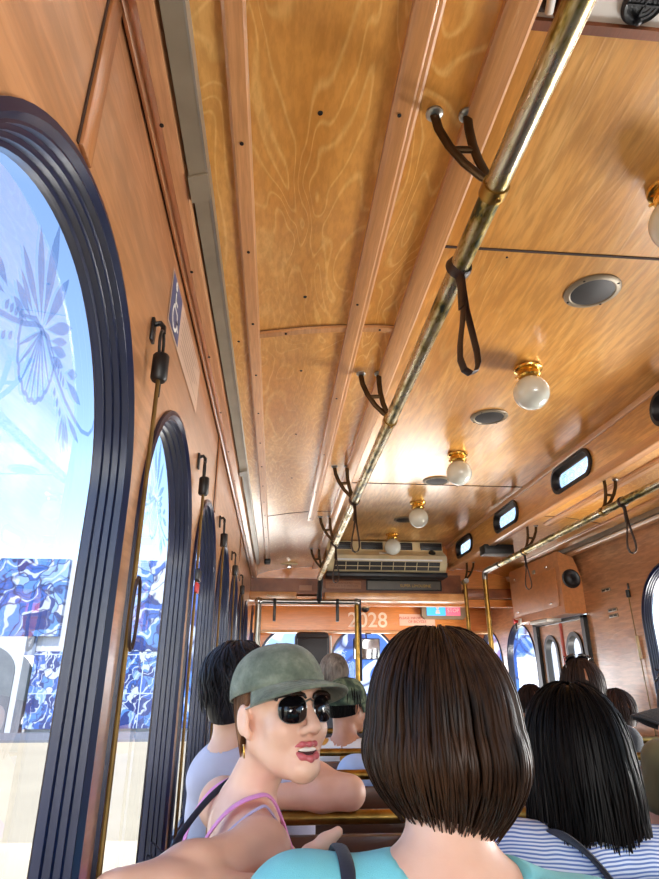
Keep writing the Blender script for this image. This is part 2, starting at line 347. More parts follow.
class Sheet:
    """wall sheet in a plane: to3(u, w) -> 3D"""
    def __init__(s, to3): s.to3 = to3; s.m = MB()
    def rect(s, a, b, c, d): s.m.add([s.to3(*p) for p in ((a, c), (b, c), (b, d), (a, d))], [(0, 1, 2, 3)]); return s
    def hole(s, a, b, c, d, hole, ctr): vs, fs = holed(a, b, c, d, hole, ctr); s.m.add([s.to3(*p) for p in vs], fs); return s
    def build(s, name, mat, th, parent=None):
        o0, o1, o2 = (V(s.to3(*p)) for p in ((0, 0), (1, 0), (0, 1))); n = (o1 - o0).cross(o2 - o0).normalized() * (th / 2); m = MB()
        for sg in (1, -1): m.add([V(v) + n * sg for v in s.m.v], s.m.f)
        return m.build(name, mat, parent)
WT = .05
LW = [W0 + PITCHW * k for k in range(-4, 7)]                       # left window centres
s = Sheet(lambda u, w: (XL - WT / 2, u, w)); hp_ = PITCHW / 2; y = YB
for yc in LW:
    if yc - hp_ > y + 1e-4: s.rect(y, yc - hp_, -CH, WT_)
    s.hole(yc - hp_, yc + hp_, WB - .04, WT_, arch(yc), (yc, .0)).rect(yc - hp_, yc + hp_, -CH, WB - .04); y = yc + hp_
DW = 5.86
s.rect(y, DW - .45, -CH, WT_).hole(DW - .45, DW + .45, WB - .04, WT_, arch(DW, .38), (DW, 0)).rect(DW - .45, DW + .45, -CH, WB - .04).rect(DW + .45, YF, -CH, WT_)
struct(s.build('wall_left', M['wall'], WT))
RW = [3.090 - PR_ * k for k in range(0, 7)]
s = Sheet(lambda u, w: (XR + WT / 2, u, w))
for yc in RW:
    s.hole(yc - .377, yc + .377, WB - .04, WT_, arch(yc, RR, RZ), (yc, .0)).rect(yc - .377, yc + .377, -CH, WB - .04)
yr = RW[-1] - .377
s.rect(YB, yr, -CH, WT_).rect(3.467, 4.06, -CH, WT_).rect(4.06, 4.92, .46, WT_)
R1, R2 = 5.30, 6.06
s.rect(4.92, 4.97, -CH, WT_).hole(4.97, 5.66, WB - .04, WT_, arch(R1, .31, .13), (R1, 0)).rect(4.97, 5.66, -CH, WB - .04)
s.hole(5.66, 6.4, WB - .04, WT_, arch(R2, .30, .12), (R2, 0)).rect(5.66, 6.4, -CH, WB - .04).rect(6.4, YF, -CH, WT_)
struct(s.build('wall_right', M['wall'], WT))
# front wall with three arched windscreens, back wall, floor
s = Sheet(lambda u, w: (u, YF, w)); FWC = [.17, .905, 1.64]
xs = [XL, .5375, 1.2725, 2.13]
for i, xc in enumerate(FWC):
    s.hole(xs[i], xs[i + 1], -.5, .66, arch(xc, .335, .15, -.42), (xc, 0)).rect(xs[i], xs[i + 1], -CH, -.5)
struct(s.build('wall_front', M['front'], .04))
s = Sheet(lambda u, w: (u, YB, w))            # unseen rear, left open to let more light in: low wall, posts, header
s.rect(XL, XR, -CH, -.62).rect(XL, XL + .09, -.62, .62).rect(XR - .09, XR, -.62, .62).rect(.88, .99, -.62, .62).rect(XL, XR, .62, .66).rect(XL + .05, XCL, .66, LZ - .04).rect(XCL, XCR, .66, HZ + .02).rect(XCR, XR - .05, .66, LZ - .04)
struct(s.build('wall_back', M['wall'], .05))
struct(MB().box(XL - .05, XR + .05, YB - .05, YF + .05, -CH - .08, -CH).build('floor', M['floor']))
# cove tops of the walls and low ceilings
PROF = [(XL, WT_), (-.18, .836), (-.15, .846), (-.071, .869), (.04, .888), (.143, .901), (.25, .907), (XCL, LZ)]
def strip(prof, y0, y1, mir=False):
    pr = [(2 * CX - x, z) for x, z in prof] if mir else prof; m = MB(); ny = 2
    vs = [(x, yy, z) for yy in (y0, y1) for x, z in pr]; n = len(pr)
    m.add(vs, [(i, i + 1, n + i + 1, n + i) for i in range(n - 1)]); return m
def roof(name, prof, mat, mir=False, y1=YH):
    m = strip(prof, YB, y1, mir); up = strip([(x - .012, z + .02) for x, z in prof], YB, y1, mir); m.add(up.v, up.f); o = m.build(name, mat); return struct(o)
roof('ceiling_left', PROF, M['ceil']); roof('ceiling_right', [(2 * CX - XR, WT_)] + PROF[1:], M['ceil'], True)
s = Sheet(lambda u, w: (w, u, HZ + .012)); s.rect(.685, YH, XCL, XCR); struct(s.build('ceiling', M['ceil2'], .024))
s = Sheet(lambda u, w: (w, u, HZ + .02)); s.rect(YB, .685, XCL, XCR); struct(s.build('ceiling_rear', M['white'], .03))
struct(MB().box(XCL - .03, XCR + .03, YB, YH, HZ + .06, HZ + .09).build('roof', M['white']))
struct(MB().box(XL - .05, XR + .05, YH, YF, .93, .96).build('roof_front', M['white']))
# clerestory walls with small windows
CW = [1.885 + .95 * k for k in range(-4, 4)]
for nm, x, mat in (('clerestory_left', XCL - .01, M['ceil']), ('clerestory_right', XCR + .01, M['ceil2'])):
    s = Sheet(lambda u, w: (x, u, w)); y = YB
    for yc in CW:
        s.rect(y, yc - .24, LZ, HZ); s.hole(yc - .24, yc + .24, LZ, HZ, stadium(yc, 1.006, .42, .124), (yc, 1.006)); y = yc + .24
    s.rect(y, YH, LZ, HZ); struct(s.build('wall_' + nm, mat, .02))

# ------------------------------------------------------------------ arched windows: frame, glass, etching
def ring_frame(name, loops, mat, parent):
    n = len(loops[0]); vs = [p for l in loops for p in l]
    fs = [(i * n + k, i * n + (k + 1) % n, (i + 1) * n + (k + 1) % n, (i + 1) * n + k) for i in range(len(loops) - 1) for k in range(n)]
    m = MB().add(vs, fs, True); o = m.build(name, mat, parent); return o
WPROF = [(.014, -.001), (.014, .006), (.004, .008), (-.002, .001), (-.005, .001), (-.005, -.008), (-.008, -.010), (-.010, -.010), (-.010, -.018), (-.013, -.020), (-.015, -.020), (-.015, -.029), (-.020, -.031), (-.020, -.042), (-.004, -.044), (.004, -.035), (.004, -.001), (.014, -.001)]
def arch_in(yc, d, r, zc, zb): return arch(yc, r + d, zc, zb - d)
ETCH = []
def petal(m, x, base, tip, w, k=9):
    b = V(base); t = V(tip); d = t - b; n = V((-d.y, d.x)).normalized(); pts = []
    for i in range(k + 1):
        u = i / k; ww = w * (sin(pi * min(1, u ** 1.25)) if u < 1 else 0); pts.append((b + d * u, ww))
    L = [(p + n * q) for p, q in pts]; Rr = [(p - n * q) for p, q in reversed(pts[1:-1])]
    poly = L + Rr; c = sum(poly, V((0, 0))) / len(poly); vs = [(x, c.x, c.y)] + [(x, p.x, p.y) for p in poly]
    m.add(vs, [(0, 1 + i, 1 + (i + 1) % len(poly)) for i in range(len(poly))])
def stroke(m, x, pts, w):
    P = [V(p) for p in pts]; vs = []
    for i, p in enumerate(P):
        t = (P[min(i + 1, len(P) - 1)] - P[max(i - 1, 0)]).normalized(); n = V((-t.y, t.x)); ww = w * (1 if 0 < i < len(P) - 1 else .4)
        vs += [(x, (p + n * ww).x, (p + n * ww).y), (x, (p - n * ww).x, (p - n * ww).y)]
    m.add(vs, [(2 * i, 2 * i + 1, 2 * i + 3, 2 * i + 2) for i in range(len(P) - 1)])
def etching(x, yc):
    """shell and fern spray, mirrored about the window's centre"""
    m = MB()
    def q0(a, b): return (yc + a, b)
    for (a, b, w) in ((-.012, .555, .013), (-.058, .512, .010), (.048, .512, .011)): petal(m, x, q0(a * .12, .408), q0(a, b), w)
    for i in range(8):                                       # the shell's ribs, then its scalloped edge
        a = R(-158 + 19.4 * i); stroke(m, x, [q0(0, .398), q0(.028 * cos(a), .388 + .045 * sin(a)), q0(.050 * cos(a), .376 + .066 * sin(a))], .0028)
    stroke(m, x, [q0(.05 * cos(R(t)) * 1.06, .378 + .068 * sin(R(t)) - .006 * abs(sin(R(t * 9.3)))) for t in range(-190, 12, 5)], .003)
    stroke(m, x, [q0(-.05, .388), q0(-.02, .402), q0(0, .398), q0(.02, .402), q0(.05, .388)], .004)
    for sg in (1, -1):
        def q(a, b): return (yc + sg * a, b)
        for b0, t0, w in (((.012, .408), (.088, .458), .009), ((.03, .402), (.080, .430), .006), ((.034, .395), (.085, .412), .008), ((.04, .385), (.082, .392), .007), ((.098, .392), (.136, .408), .008), ((.10, .382), (.168, .376), .008),
                          ((.109, .335), (.112, .292), .005), ((.112, .335), (.136, .286), .006), ((.116, .337), (.152, .293), .006), ((.122, .340), (.186, .322), .006)):
            petal(m, x, q(*b0), q(*t0), w)
        for k in range(4): petal(m, x, q(.056 + .011 * k, .392 - .003 * k), q(.060 + .011 * k, .376 - .003 * k), .0042)
        for k in range(3): petal(m, x, q(.068 + .014 * k, .356 - .008 * k), q(.072 + .014 * k, .342 - .008 * k), .0042)
        stroke(m, x, [q(.0, .404), q(.02, .395), q(.045, .380), q(.075, .367), q(.11, .355), q(.15, .347), q(.19, .343), q(.22, .350), q(.236, .366), q(.236, .383)], .0034)
    return m
def window(n, side, yc, r=WR, zc=WZ, zb=WB, etch=True, X=None):
    xw = XL if side < 0 else XR
    w = empty('window_%d' % n, None, None, kind='structure', loc=(xw, yc, 0))
    def loc3(u, z, d): return (-side * d, u - yc, z)
    loops = [[loc3(u, z, dp) for u, z in arch_in(yc, d, r, zc, zb)] for d, dp in WPROF]
    ring_frame('window_frame', loops, M['blackgloss'], w)
    a = arch_in(yc, -.022, r, zc, zb)
    m = MB(); c = loc3(yc, 0, -.036); m.add([c] + [loc3(u, z, -.036) for u, z in a], [(0, 1 + i, 1 + (i + 1) % len(a)) for i in range(len(a))]); m.build('glass', M['glass'], w)
    if etch: e_ = etching(side * .0345, 0).build('etching', M['etch'], w); k_ = r / .317; e_.scale = (1, k_, k_)
    return w
wn_ = 1
for yc in LW: window(wn_, -1, yc); wn_ += 1
window(wn_, -1, DW, .38, etch=False); wn_ += 1
for yc in RW: window(wn_, 1, yc, RR, RZ); wn_ += 1
window(wn_, 1, R1, .31, .13, etch=False); wn_ += 1
window(wn_, 1, R2, .30, .12, etch=False); wn_ += 1
for i, xc in enumerate(FWC):
    w = empty('window_%d' % wn_, None, None, kind='structure', loc=(xc, YF, 0)); wn_ += 1
    loops = [[(u - xc, d2, z) for u, z in arch(xc, .335 + d, .15, -.42 - d)] for d, d2 in ((.012, -.021), (.012, -.032), (-.012, -.032), (-.012, .032), (.012, .032), (.012, -.021))]
    ring_frame('window_frame', loops, M['blackgloss'], w)
    a = arch(0, .33, .15, -.42); MB().add([(0, .01, 0)] + [(u, .01, z) for u, z in a], [(0, 1 + k, 1 + (k + 1) % len(a)) for k in range(len(a))]).build('glass', M['glass'], w)
CPROF = [(.012, .002), (.012, .012), (-.006, .014), (-.010, .004), (-.018, -.004), (-.022, -.022), (-.016, -.03)]
for side, x in ((1, XCR), (-1, XCL)):
    for yc in CW:
        w = empty('window_%d' % wn_, None, None, kind='structure', loc=(x, yc, 1.006)); wn_ += 1
        loops = [[(-side * dp, u, z) for u, z in stadium(0, 0, .42 + 2 * d, .124 + 2 * d)] for d, dp in CPROF]
        ring_frame('window_frame', loops, M['black'], w)
        a = stadium(0, 0, .392, .096); MB().add([(side * .024, 0, 0)] + [(side * .024, u, z) for u, z in a], [(0, 1 + k, 1 + (k + 1) % len(a)) for k in range(len(a))]).build('glass', M['glass'], w)
        m = MB()
        for k in range(4):
            for t in range(2): stroke(m, side * .0225, [(-.12 + .08 * k + .033 * cos(R(q)) * (1 - .4 * t), .026 * sin(R(q)) * (1 - .4 * t)) for q in range(0, 361, 24)], .0022)
        m.build('etching', M['etch'], w)

# ------------------------------------------------------------------ trims
TN = [1]
def trim(m, mat=None): o = m.build('trim_%d' % TN[0], mat or M['trim']); TN[0] += 1; return struct(o)
def mir(poly): return [(2 * CX - x, z) for x, z in reversed(poly)]
def both(poly, y0, y1, mat=None):
    a = trim(MB().prism(poly, 1, y0, y1), mat); trim(MB().prism(mir(poly), 1, y0, y1), mat); return a
def screws(o, pts, ax=(0, 0, -1), r=.0035):
    for p in pts:
        MB().lathe([(r, 0), (r, .0016), (r * .5, .0022), (.0001, .0012)], p, ax, 12).build('screw', M['screw'], o)
MOUL = [(-.2315, .824), (-.229, .810), (-.223, .805), (-.217, .809), (-.212, .803), (-.204, .800), (-.197, .803), (-.190, .804), (-.184, .806), (-.180, .814), (-.176, .838), (-.20, .836)]
MOULR = [(2 * CX - XR + .0005, .824)] + MOUL[1:]
o = trim(MB().prism(MOUL, 1, YB, YH), M['moulding']); screws(o, [(-.2035, .69 + .36 * k, .7995) for k in range(12)]); trim(MB().prism(mir(MOULR), 1, YB, YH), M['moulding'])
trim(MB().box(XL, XL + .0015, YB, YH, .8235, .829).box(XL - .002, XL + .0012, YB, YH, .815, .824), M['seam'])
STRIP = [(-.103, .862), (-.103, .852), (-.098, .849), (-.074, .856), (-.070, .861), (-.070, .872)]
o = both(STRIP, YB, 4.6, M['trim']); screws(o, [(-.086, .76 + .28 * k, .8515) for k in range(13)])
MID = [(.166, .905), (.166, .889), (.172, .886), (.198, .888), (.202, .892), (.208, .892), (.213, .896), (.213, .908)]
o = both(MID, YB, 3.52, M['trim']); screws(o, [(.18, .71 + .55 * k, .8855) for k in range(6)])
EDGE = [(.298, .908), (.298, .893), (.304, .890), (.336, .892), (.344, .892), (.350, .897), (.352, .930), (.345, .930)]
both(EDGE, YB, YH, M['trim'])
# ceiling cornice on the clerestory wall and joint battens
both([(XCL, 1.086), (XCL + .008, 1.086), (XCL + .014, 1.094), (XCL + .016, HZ), (XCL, HZ)], .66, YH, M['trim'])
for yy, rib in ((1.39, 1), (3.36, 0), (-.7, 1)):
    for mm in (False, True):
        pr = [p for p in PROF if p[0] > -.15]; pr[-1] = (.30, .9075)
        pr = [(2 * CX - x, z) for x, z in pr] if mm else pr
        m = MB(); n = len(pr)
        for (d, w) in (((.010, .011),) if rib else ((.0015, .004),)):
            vs = [(x, yy + q, z - dd) for q, dd in ((-w, -.002), (-w, d), (w, d), (w, -.002)) for x, z in pr]
            fs = [(j * n + i, j * n + i + 1, (j + 1) * n + i + 1, (j + 1) * n + i) for j in range(3) for i in range(n - 1)]
            fs += [(0, n, 2 * n, 3 * n), (n - 1, 4 * n - 1, 3 * n - 1, 2 * n - 1)]; m.add(vs, fs)
        o = trim(m, M['trim'] if rib else M['seam'])
        if rib and not mm: screws(o, [(-.126, yy, .840), (.0, yy, .8705), (.26, yy, .897)])
        if rib:
            vs = [(x, yy - .0135 + q * .003, z - .002) for q in (0, 1) for x, z in pr]; trim(MB().add(vs + [(a, b, c + .004) for a, b, c in vs], [(i, i + 1, n + i + 1, n + i) for i in range(n - 1)]), M['seam'])
for yy in (1.285, 3.43): 
    o = trim(MB().box(XCL + .002, XCR - .002, yy - .004, yy + .004, HZ - .0025, HZ + .001), M['seam']); screws(o, [(.62, yy + .03, HZ), (1.1, yy + .03, HZ)])
trim(MB().box(XCL, XCR, .672, .690, HZ - .006, HZ + .006), M['darktrim'])
for k, (x, yy) in enumerate(((.046, .72), (.045, 1.243), (.051, 1.63), (.053, 2.15), (.05, 2.7))):
    z = .888 + (x - .04) * .126; trim(MB().lathe([(.005, 0), (.004, .002), (.0001, .0015)], (x, yy, z + .0005), (0, 0, -1), 12), M['screw'])
# wall battens on the left wall
for yy in (.512, 2.03, 3.55):
    trim(MB().box(XL, XL + .006, yy - .017, yy + .017, .537, .823, .002), M['batten']); trim(MB().box(XL, XL + .002, yy - .0205, yy - .017, .537, .823), M['seam'])
# wiring raceway along the left cove and its pair on the right
for mm, lab in ((False, 'long brownish grey metal raceway along the left cove beside the ceiling'), (True, 'metal raceway along the right cove above the right wall')):
    f = mir if mm else (lambda p: p)
    rw = empty('wiring_raceway', lab, 'raceway')
    MB().prism(f([(-.176, .848), (-.176, .806), (-.146, .816), (-.146, .858)]), 1, YB, .80).build('channel', M['duct'], rw); MB().prism(f([(-.1475, .858), (-.1475, .8150), (-.1445, .8165), (-.1445, .858)]), 1, YB, .80).build('edge', M['ductlid'], rw)  # thin paler edge strip is added to stand for a highlight line
    MB().prism(f([(-.175, .848), (-.175, .811), (-.147, .820), (-.147, .858)]), 1, .80, 2.40).build('channel', M['duct'], rw)
    MB().prism(f([(-.149, .857), (-.149, .8185), (-.144, .820), (-.144, .859)]), 1, .80, 4.3).build('lid', M['ductlid'], rw)
    MB().prism(f([(-.178, .848), (-.178, .802), (-.145, .813), (-.145, .858)]), 1, .795, .855).build('coupling', M['duct'], rw)
    MB().prism(f([(-.178, .848), (-.178, .802), (-.145, .813), (-.145, .858)]), 1, 2.39, 2.44).build('coupling', M['ductlid'], rw)
    MB().prism(f([(-.170, .848), (-.170, .822), (-.150, .829), (-.150, .856)]), 1, 2.44, 4.7).build('channel', M['ductlid'], rw)

# ------------------------------------------------------------------ the street outside
road = struct(MB().box(-90, 90, -60, 90, -2.2, -2.1).build('ground', M['road']))
MY = 27
b = empty('mural_building', 'building across the street covered in a blue and white mural', 'building', loc=(-4, MY, -2.1))
def wp(m, name, mat): return m.build(name, mat, b, None)
def bx(x0, x1, y0, y1, z0, z1): return MB().box(x0 + 4, x1 + 4, y0 - MY, y1 - MY, z0 + 2.1, z1 + 2.1)
wp(bx(-30, 14, MY + .3, MY + 8, -2.1, 4.85), 'wall', M['stucco'])
wp(bx(-30, -9.15, MY, MY + .3, 1.62, 4.85), 'mural_panel', M['mural'])
wp(bx(-8.65, -4.5, MY, MY + .3, 1.05, 4.85), 'mural_panel', M['mural'])
wp(bx(-4.42, -3.4, MY, MY + .3, -1.9, 4.85), 'mural_panel', M['mural_front'])
wp(bx(-3.4, 12, MY, MY + .3, -1.9, 4.85), 'mural_panel', M['mural_front'])
wp(bx(-9.95, -4.5, MY - .02, MY + .3, -1.9, 1.02), 'tile_panel', M['tile'])
wp(bx(-30, -10.3, MY - .04, MY + .3, -2.05, 1.6), 'porch_wall', M['stucco'])
m = MB(); m.prism([(x + 4, z + 2.1) for x, z in [(-13.6, -2.05), (-13.6, .2)] + [(-12.1 - 1.5 * cos(R(a)), .2 + 1.1 * sin(R(a))) for a in range(0, 181, 12)] + [(-10.6, -2.05)]], 1, -.12, -.05); wp(m, 'doorway', M['kerb'])
wp(bx(-10.35, -10.05, MY - .1, MY + .3, -2.05, 1.6), 'door_post', M['kerb'])
struct(MB().box(-40, 40, MY - 3.2, MY, -2.1, -2.02).build('ground_pavement', M['kerb']))

# ------------------------------------------------------------------ grab rails, brackets, straps
PX, PZ, PR = .33, .737, .019
RX = 2 * CX - PX
def rail(x, y1, lab):
    o = MB().cyl((0, -2.4, 0), (0, y1, 0), PR, 24).build('grab_rail', M['pole']); o.location = (x, 0, PZ); return tag(o, lab, 'rail', 'ceiling grab rails')
rail(PX, 4.78, 'long worn metal grab rail running under the ceiling edge, nearest the camera')
rail(RX, 4.02, 'far grab rail along the right side under the small windows')
def make_bracket(x, y, sg, lab):
    """two-legged cast bracket from the ceiling to a clamp round the rail; sg=1 on the left rail"""
    b_ = empty('rail_bracket', lab, 'bracket', 'grab rail brackets', loc=(x, y, PZ))
    def P(dx, dz, dy=0): return (sg * dx, dy, dz)
    l1 = [P(-.088, .158), P(-.083, .125), P(-.068, .088), P(-.045, .052), P(-.018, .024), P(-.004, .017)]
    l2 = [P(-.030, .160), P(-.030, .130), P(-.027, .095), P(-.020, .060), P(-.010, .030), P(-.002, .018)]
    MB().tube(l1, 1, 12, flat=(.0085, .005, (0, 1, 0))).build('leg', M['bracket'], b_)
    MB().tube(l2, 1, 12, flat=(.0085, .005, (0, 1, 0))).build('leg', M['bracket'], b_)
    MB().tube([P(-.064, .080), P(-.045, .082), P(-.024, .083)], 1, 10, flat=(.007, .0045, (0, 1, 0))).build('crossbar', M['bracket'], b_)
    for dx, dz in ((-.088, .163), (-.030, .166)):
        f = MB().lathe([(.015, 0), (.015, -.004), (.012, -.007), (.006, -.009)], P(dx, dz), (0, 0, 1), 20).build('foot', M['steel'], b_)
        MB().lathe([(.004, -.009), (.003, -.0105), (.0001, -.0108)], P(dx, dz + .0), (0, 0, 1), 10).build('screw', M['chrome'], f)
    c = MB(); c.lathe([(PR + .0005, -.012), (PR + .0035, -.012), (PR + .0035, .012), (PR + .0005, .012)], (0, 0, 0), (0, 1, 0), 24); c.lathe([(.005, 0), (.004, .003), (.0001, .0035)], P(.004, -PR - .003), (0, 0, -1), 12)
    c.build('clamp', M['oldbrass'], b_); return b_
BL = ['largest cast bracket, nearest the camera, on the left grab rail', 'second nearest bracket on the left grab rail', 'third bracket on the left grab rail, beside a hanging strap', 'fourth bracket on the left grab rail', 'farthest bracket at the end of the left grab rail']
BY = [.712, 1.65, 2.545, 3.46, 4.4]
b0 = make_bracket(PX, BY[0], 1, BL[0])
for yy, l in zip(BY[1:], BL[1:]): dup(b0, (0, yy - BY[0], 0), l)
BR = ['brass bracket on the right grab rail just beyond a hanging strap', 'bracket on the right grab rail above the wooden speaker box', 'bracket on top of the farther brass stanchion']
b1 = make_bracket(RX, 2.62, -1, BR[0]); dup(b1, (0, .95, 0), BR[1]); dup(b1, (0, 2.23, 0), BR[2])
def make_strap(x, y, lab, yaw=0, mat='leather'):
    st = empty('hand_strap', lab, 'strap', 'leather hand straps', loc=(x, y, PZ)); st.rotation_euler = (0, 0, yaw)
    r = PR + .003
    MB().tube([(r * 1.05 * sin(R(a)), .002 * cos(R(a)), r * 1.05 * cos(R(a)) - .001) for a in range(0, 360, 20)], 1, 10, closed=True, flat=(.010, .002, (0, 0, 1))).build('collar', M[mat], st)
    MB().tube([(-.010, 0, -.012), (-.005, .0, -.025), (-.002, .001, -.04), (-.003, .002, -.07), (-.004, .002, -.095)], 1, 10, flat=(.010, .0018, (1, 0, 0))).build('tail', M[mat], st)
    lp = [(.003, 0, -.022), (.004, 0, -.06), (.006, 0, -.10), (.013, .0, -.145), (.019, 0, -.185), (.019, 0, -.21), (.012, 0, -.228), (.0, 0, -.234), (-.012, 0, -.228), (-.018, 0, -.208), (-.015, 0, -.175), (-.006, 0, -.13), (.001, 0, -.085), (-.001, 0, -.045), (-.001, 0, -.02)]
    MB().tube(lp, 1, 12, flat=(.010, .0022, (1, 0, 0))).build('loop', M[mat], st); return st
SL = ['brown leather hand strap hanging in front of the plywood ceiling, nearest the camera', 'second dark hand strap on the left grab rail, hanging before the air conditioner', 'third hand strap at the far end of the left grab rail']
s0 = make_strap(PX, .907, SL[0], .25)
for yy, l in ((2.53, SL[1]), (3.42, SL[2])): dup(s0, (0, yy - .907, 0), l)
s1 = make_strap(RX, 2.45, 'dark hand strap on the right grab rail beside the nearest brass bracket', -.12); dup(s1, (0, 1.14, 0), 'dark hand strap hanging in front of the wooden speaker box')

# stanchions and the driver's partition frame
st = empty('stanchion', 'thick brass stanchion with a curved elbow at the end of the right grab rail', 'pole', 'brass floor poles', loc=(RX - .005, 4.345, -CH))
MB().cyl((0, 0, 0), (0, 0, CH + .69), .018, 20).build('pole', M['oldbrass'], st)
MB().tube([(0, 0, CH + .68), (0, -.004, CH + .71), (0, -.025, CH + .733), (.003, -.06, CH + PZ), (.005, -.30, CH + PZ)], .0205, 16).build('elbow', M['steel'], st)
MB().lathe([(.045, 0), (.045, .006), (.024, .012), (.020, .03)], (0, 0, 0)).build('floor_flange', M['oldbrass'], st)
st = empty('stanchion', 'thinner brass stanchion farther forward under a dark two legged bracket', 'pole', 'brass floor poles', loc=(RX, 4.85, -CH))
MB().cyl((0, 0, 0), (0, 0, CH + PZ - .0), .0165, 20).build('pole', M['oldbrass'], st)
MB().cyl((0, -.05, CH + PZ), (0, .05, CH + PZ), .020, 16).build('tee', M['steel'], st)
MB().lathe([(.045, 0), (.045, .006), (.024, .012), (.020, .03)], (0, 0, 0)).build('floor_flange', M['oldbrass'], st)
fr = empty('partition_frame', 'grey pipe frame with posts behind the driver seat', 'frame', loc=(.25, 4.95, -CH))
z0 = CH + .575
MB().cyl((-.40, 0, z0), (.40, 0, z0), .019, 18).build('crossbar', M['steel'], fr)
MB().cyl((-.40, 0, 0), (-.40, 0, z0), .026, 18).build('post', M['steel'], fr)
MB().cyl((.40, 0, 0), (.40, 0, z0 + .015), .020, 18).build('post', M['oldbrass'], fr)
MB().ball((-.40, 0, z0), .034, 14).build('joint', M['chrome'], fr); MB().ball((.40, 0, z0), .030, 14).build('joint', M['steel'], fr)
MB().cyl((.09, 0, z0), (.09, -.17, z0 + .17), .021, 16).build('brace', M['black'], fr)
for x in (-.27, .24): MB().box(x - .012, x + .012, -.024, .024, z0 - .155, z0 + .022, .004).build('strap', M['black'], fr)
MB().box(.41, .435, -.01, .01, z0 - .6, z0 + .02, .004).build('cable_cover', M['navy'], fr)
bk = MB().box(-.11, .11, -.06, .06, -.035, .035, .006).build('junction_box', M['black']); bk.location = (1.60, 4.22, .870); tag(bk, 'small black box on the ceiling beside the stanchion elbow', 'box')

# ------------------------------------------------------------------ ceiling fixtures
GL = ['white globe ceiling lamp cut off at the right edge of the photo', 'largest whole white globe lamp with polished brass collar', 'second whole globe lamp along the ceiling from the camera', 'third whole globe lamp along the ceiling, above the air conditioner', 'farthest globe lamp, hanging in front of the air conditioner']
gl = empty('globe_lamp', GL[0], 'lamp', 'globe ceiling lamps', loc=(CX - .012, 1.03, HZ))
MB().lathe([(.044, 0), (.050, -.002), (.054, -.006), (.052, -.012), (.046, -.015), (.040, -.016), (.042, -.024), (.043, -.038), (.038, -.045), (.03, -.046)], (0, 0, 0), n=36).build('collar', M['brass'], gl)
MB().ball((0, 0, -.108), .067, 24).build('globe', M['globe'], gl)
for a in (20, 140, 260): MB().lathe([(.004, .042), (.004, .052), (.0015, .054)], (0, 0, -.030), (cos(R(a)), sin(R(a)), 0), 10).build('thumbscrew', M['brass'], gl)
for k, l in enumerate(GL[1:]): dup(gl, (.012, .95 * (k + 1) - .045, 0), l)
SPL = ['nearest round grey ceiling speaker, between the rail strap and the right edge', 'second round ceiling speaker, beside the largest globe lamp', 'third ceiling speaker, beside the second globe lamp', 'farthest ceiling speaker, near the air conditioner']
sp = empty('ceiling_speaker', SPL[0], 'speaker', 'ceiling speakers', loc=(CX + .005, 1.446, HZ))
MB().lathe([(.084, 0), (.084, -.004), (.078, -.008), (.068, -.009), (.064, -.006)], (0, 0, 0), n=40).build('rim', M['duct'], sp)
MB().lathe([(.066, -.006), (.04, -.011), (.0001, -.0125)], (0, 0, 0), n=40).build('grille', M['grille'], sp)
for a in range(45, 360, 90): MB().lathe([(.004, 0), (.003, .0015), (.0001, .0018)], (.076 * cos(R(a)), .076 * sin(R(a)), -.0085), (0, 0, -1), 10).build('screw', M['screw'], sp)
for k, l in enumerate(SPL[1:]): dup(sp, (0, .95 * (k + 1), 0), l)
av = empty('air_vent', 'black round air vent in the white ceiling panel at the top', 'vent', loc=(.614, .630, HZ + .004))
MB().lathe([(.046, .0), (.048, -.006), (.042, -.012), (.038, -.010)], (0, 0, 0), n=32).build('rim', M['black'], av)
for r in (.031, .021, .011): MB().lathe([(r + .003, -.006), (r + .003, -.011), (r - .003, -.011), (r - .003, -.006), (r + .003, -.006)], (0, 0, 0), n=28).build('ring', M['black'], av)
MB().lathe([(.036, -.002), (.0001, -.002)], (0, 0, 0), n=28).build('well', M['seam'], av)
MB().box(-.002, .002, -.04, .04, -.013, -.009).box(-.04, .04, -.002, .002, -.013, -.009).build('spokes', M['black'], av)
MB().lathe([(.006, -.012), (.007, -.022), (.0001, -.024)], (0, .03, 0), n=12).build('knob', M['black'], av); av.scale = (.8, .8, 1)
ht = empty('ceiling_hatch', 'dark wooden recess with a white tube at the top edge behind the grab rail', 'hatch', loc=(.445, .60, HZ + .004))
MB().box(-.085, .02, -.06, .06, -.006, .004).build('recess', M['seam'], ht)
MB().box(-.09, -.075, -.06, .06, -.02, .0).box(.015, .03, -.06, .06, -.02, 0).build('rim', M['darktrim'], ht)
MB().tube([(.005, .055, -.012), (-.01, .0, -.016), (-.02, -.05, -.018)], .008, 14).build('tube', M['white'], ht)

# ------------------------------------------------------------------ pull cords by the left windows
def make_cord(y, lab):
    c = empty('window_pull', lab, 'cord', 'window pull cords', loc=(XL, y, .535))
    MB().box(0, .006, -.010, .010, .0, .045, .002).tube([(.004, 0, .035), (.014, 0, .038), (.020, 0, .03), (.020, 0, .018)], .005, 10).build('hook', M['black'], c)
    MB().tube([(.020, .016 * sin(R(a)), -.005 + .026 * cos(R(a))) for a in range(0, 360, 24)], .0028, 8, closed=True).build('ring', M['black'], c)
    MB().lathe([(.012, 0), (.014, -.003), (.014, -.045), (.011, -.05)], (.022, 0, -.025), n=16).cyl((.022, .008, -.07), (.022, .008, -.10), .003, 8).build('toggle', M['black'], c)
    MB().tube([(.022, -.003, -.07), (.023, -.004, -.45), (.024, -.002, -1.05)], .0036, 8).build('cord', M['cordbrass'], c); return c
CL = ['black toggle and brass cord hanging beside the largest window', 'second black toggle and cord, between the second and third window', 'third cord toggle along the left wall', 'fourth cord toggle along the left wall', 'farthest visible cord toggle on the left wall']
c0 = make_cord(.900, CL[0])
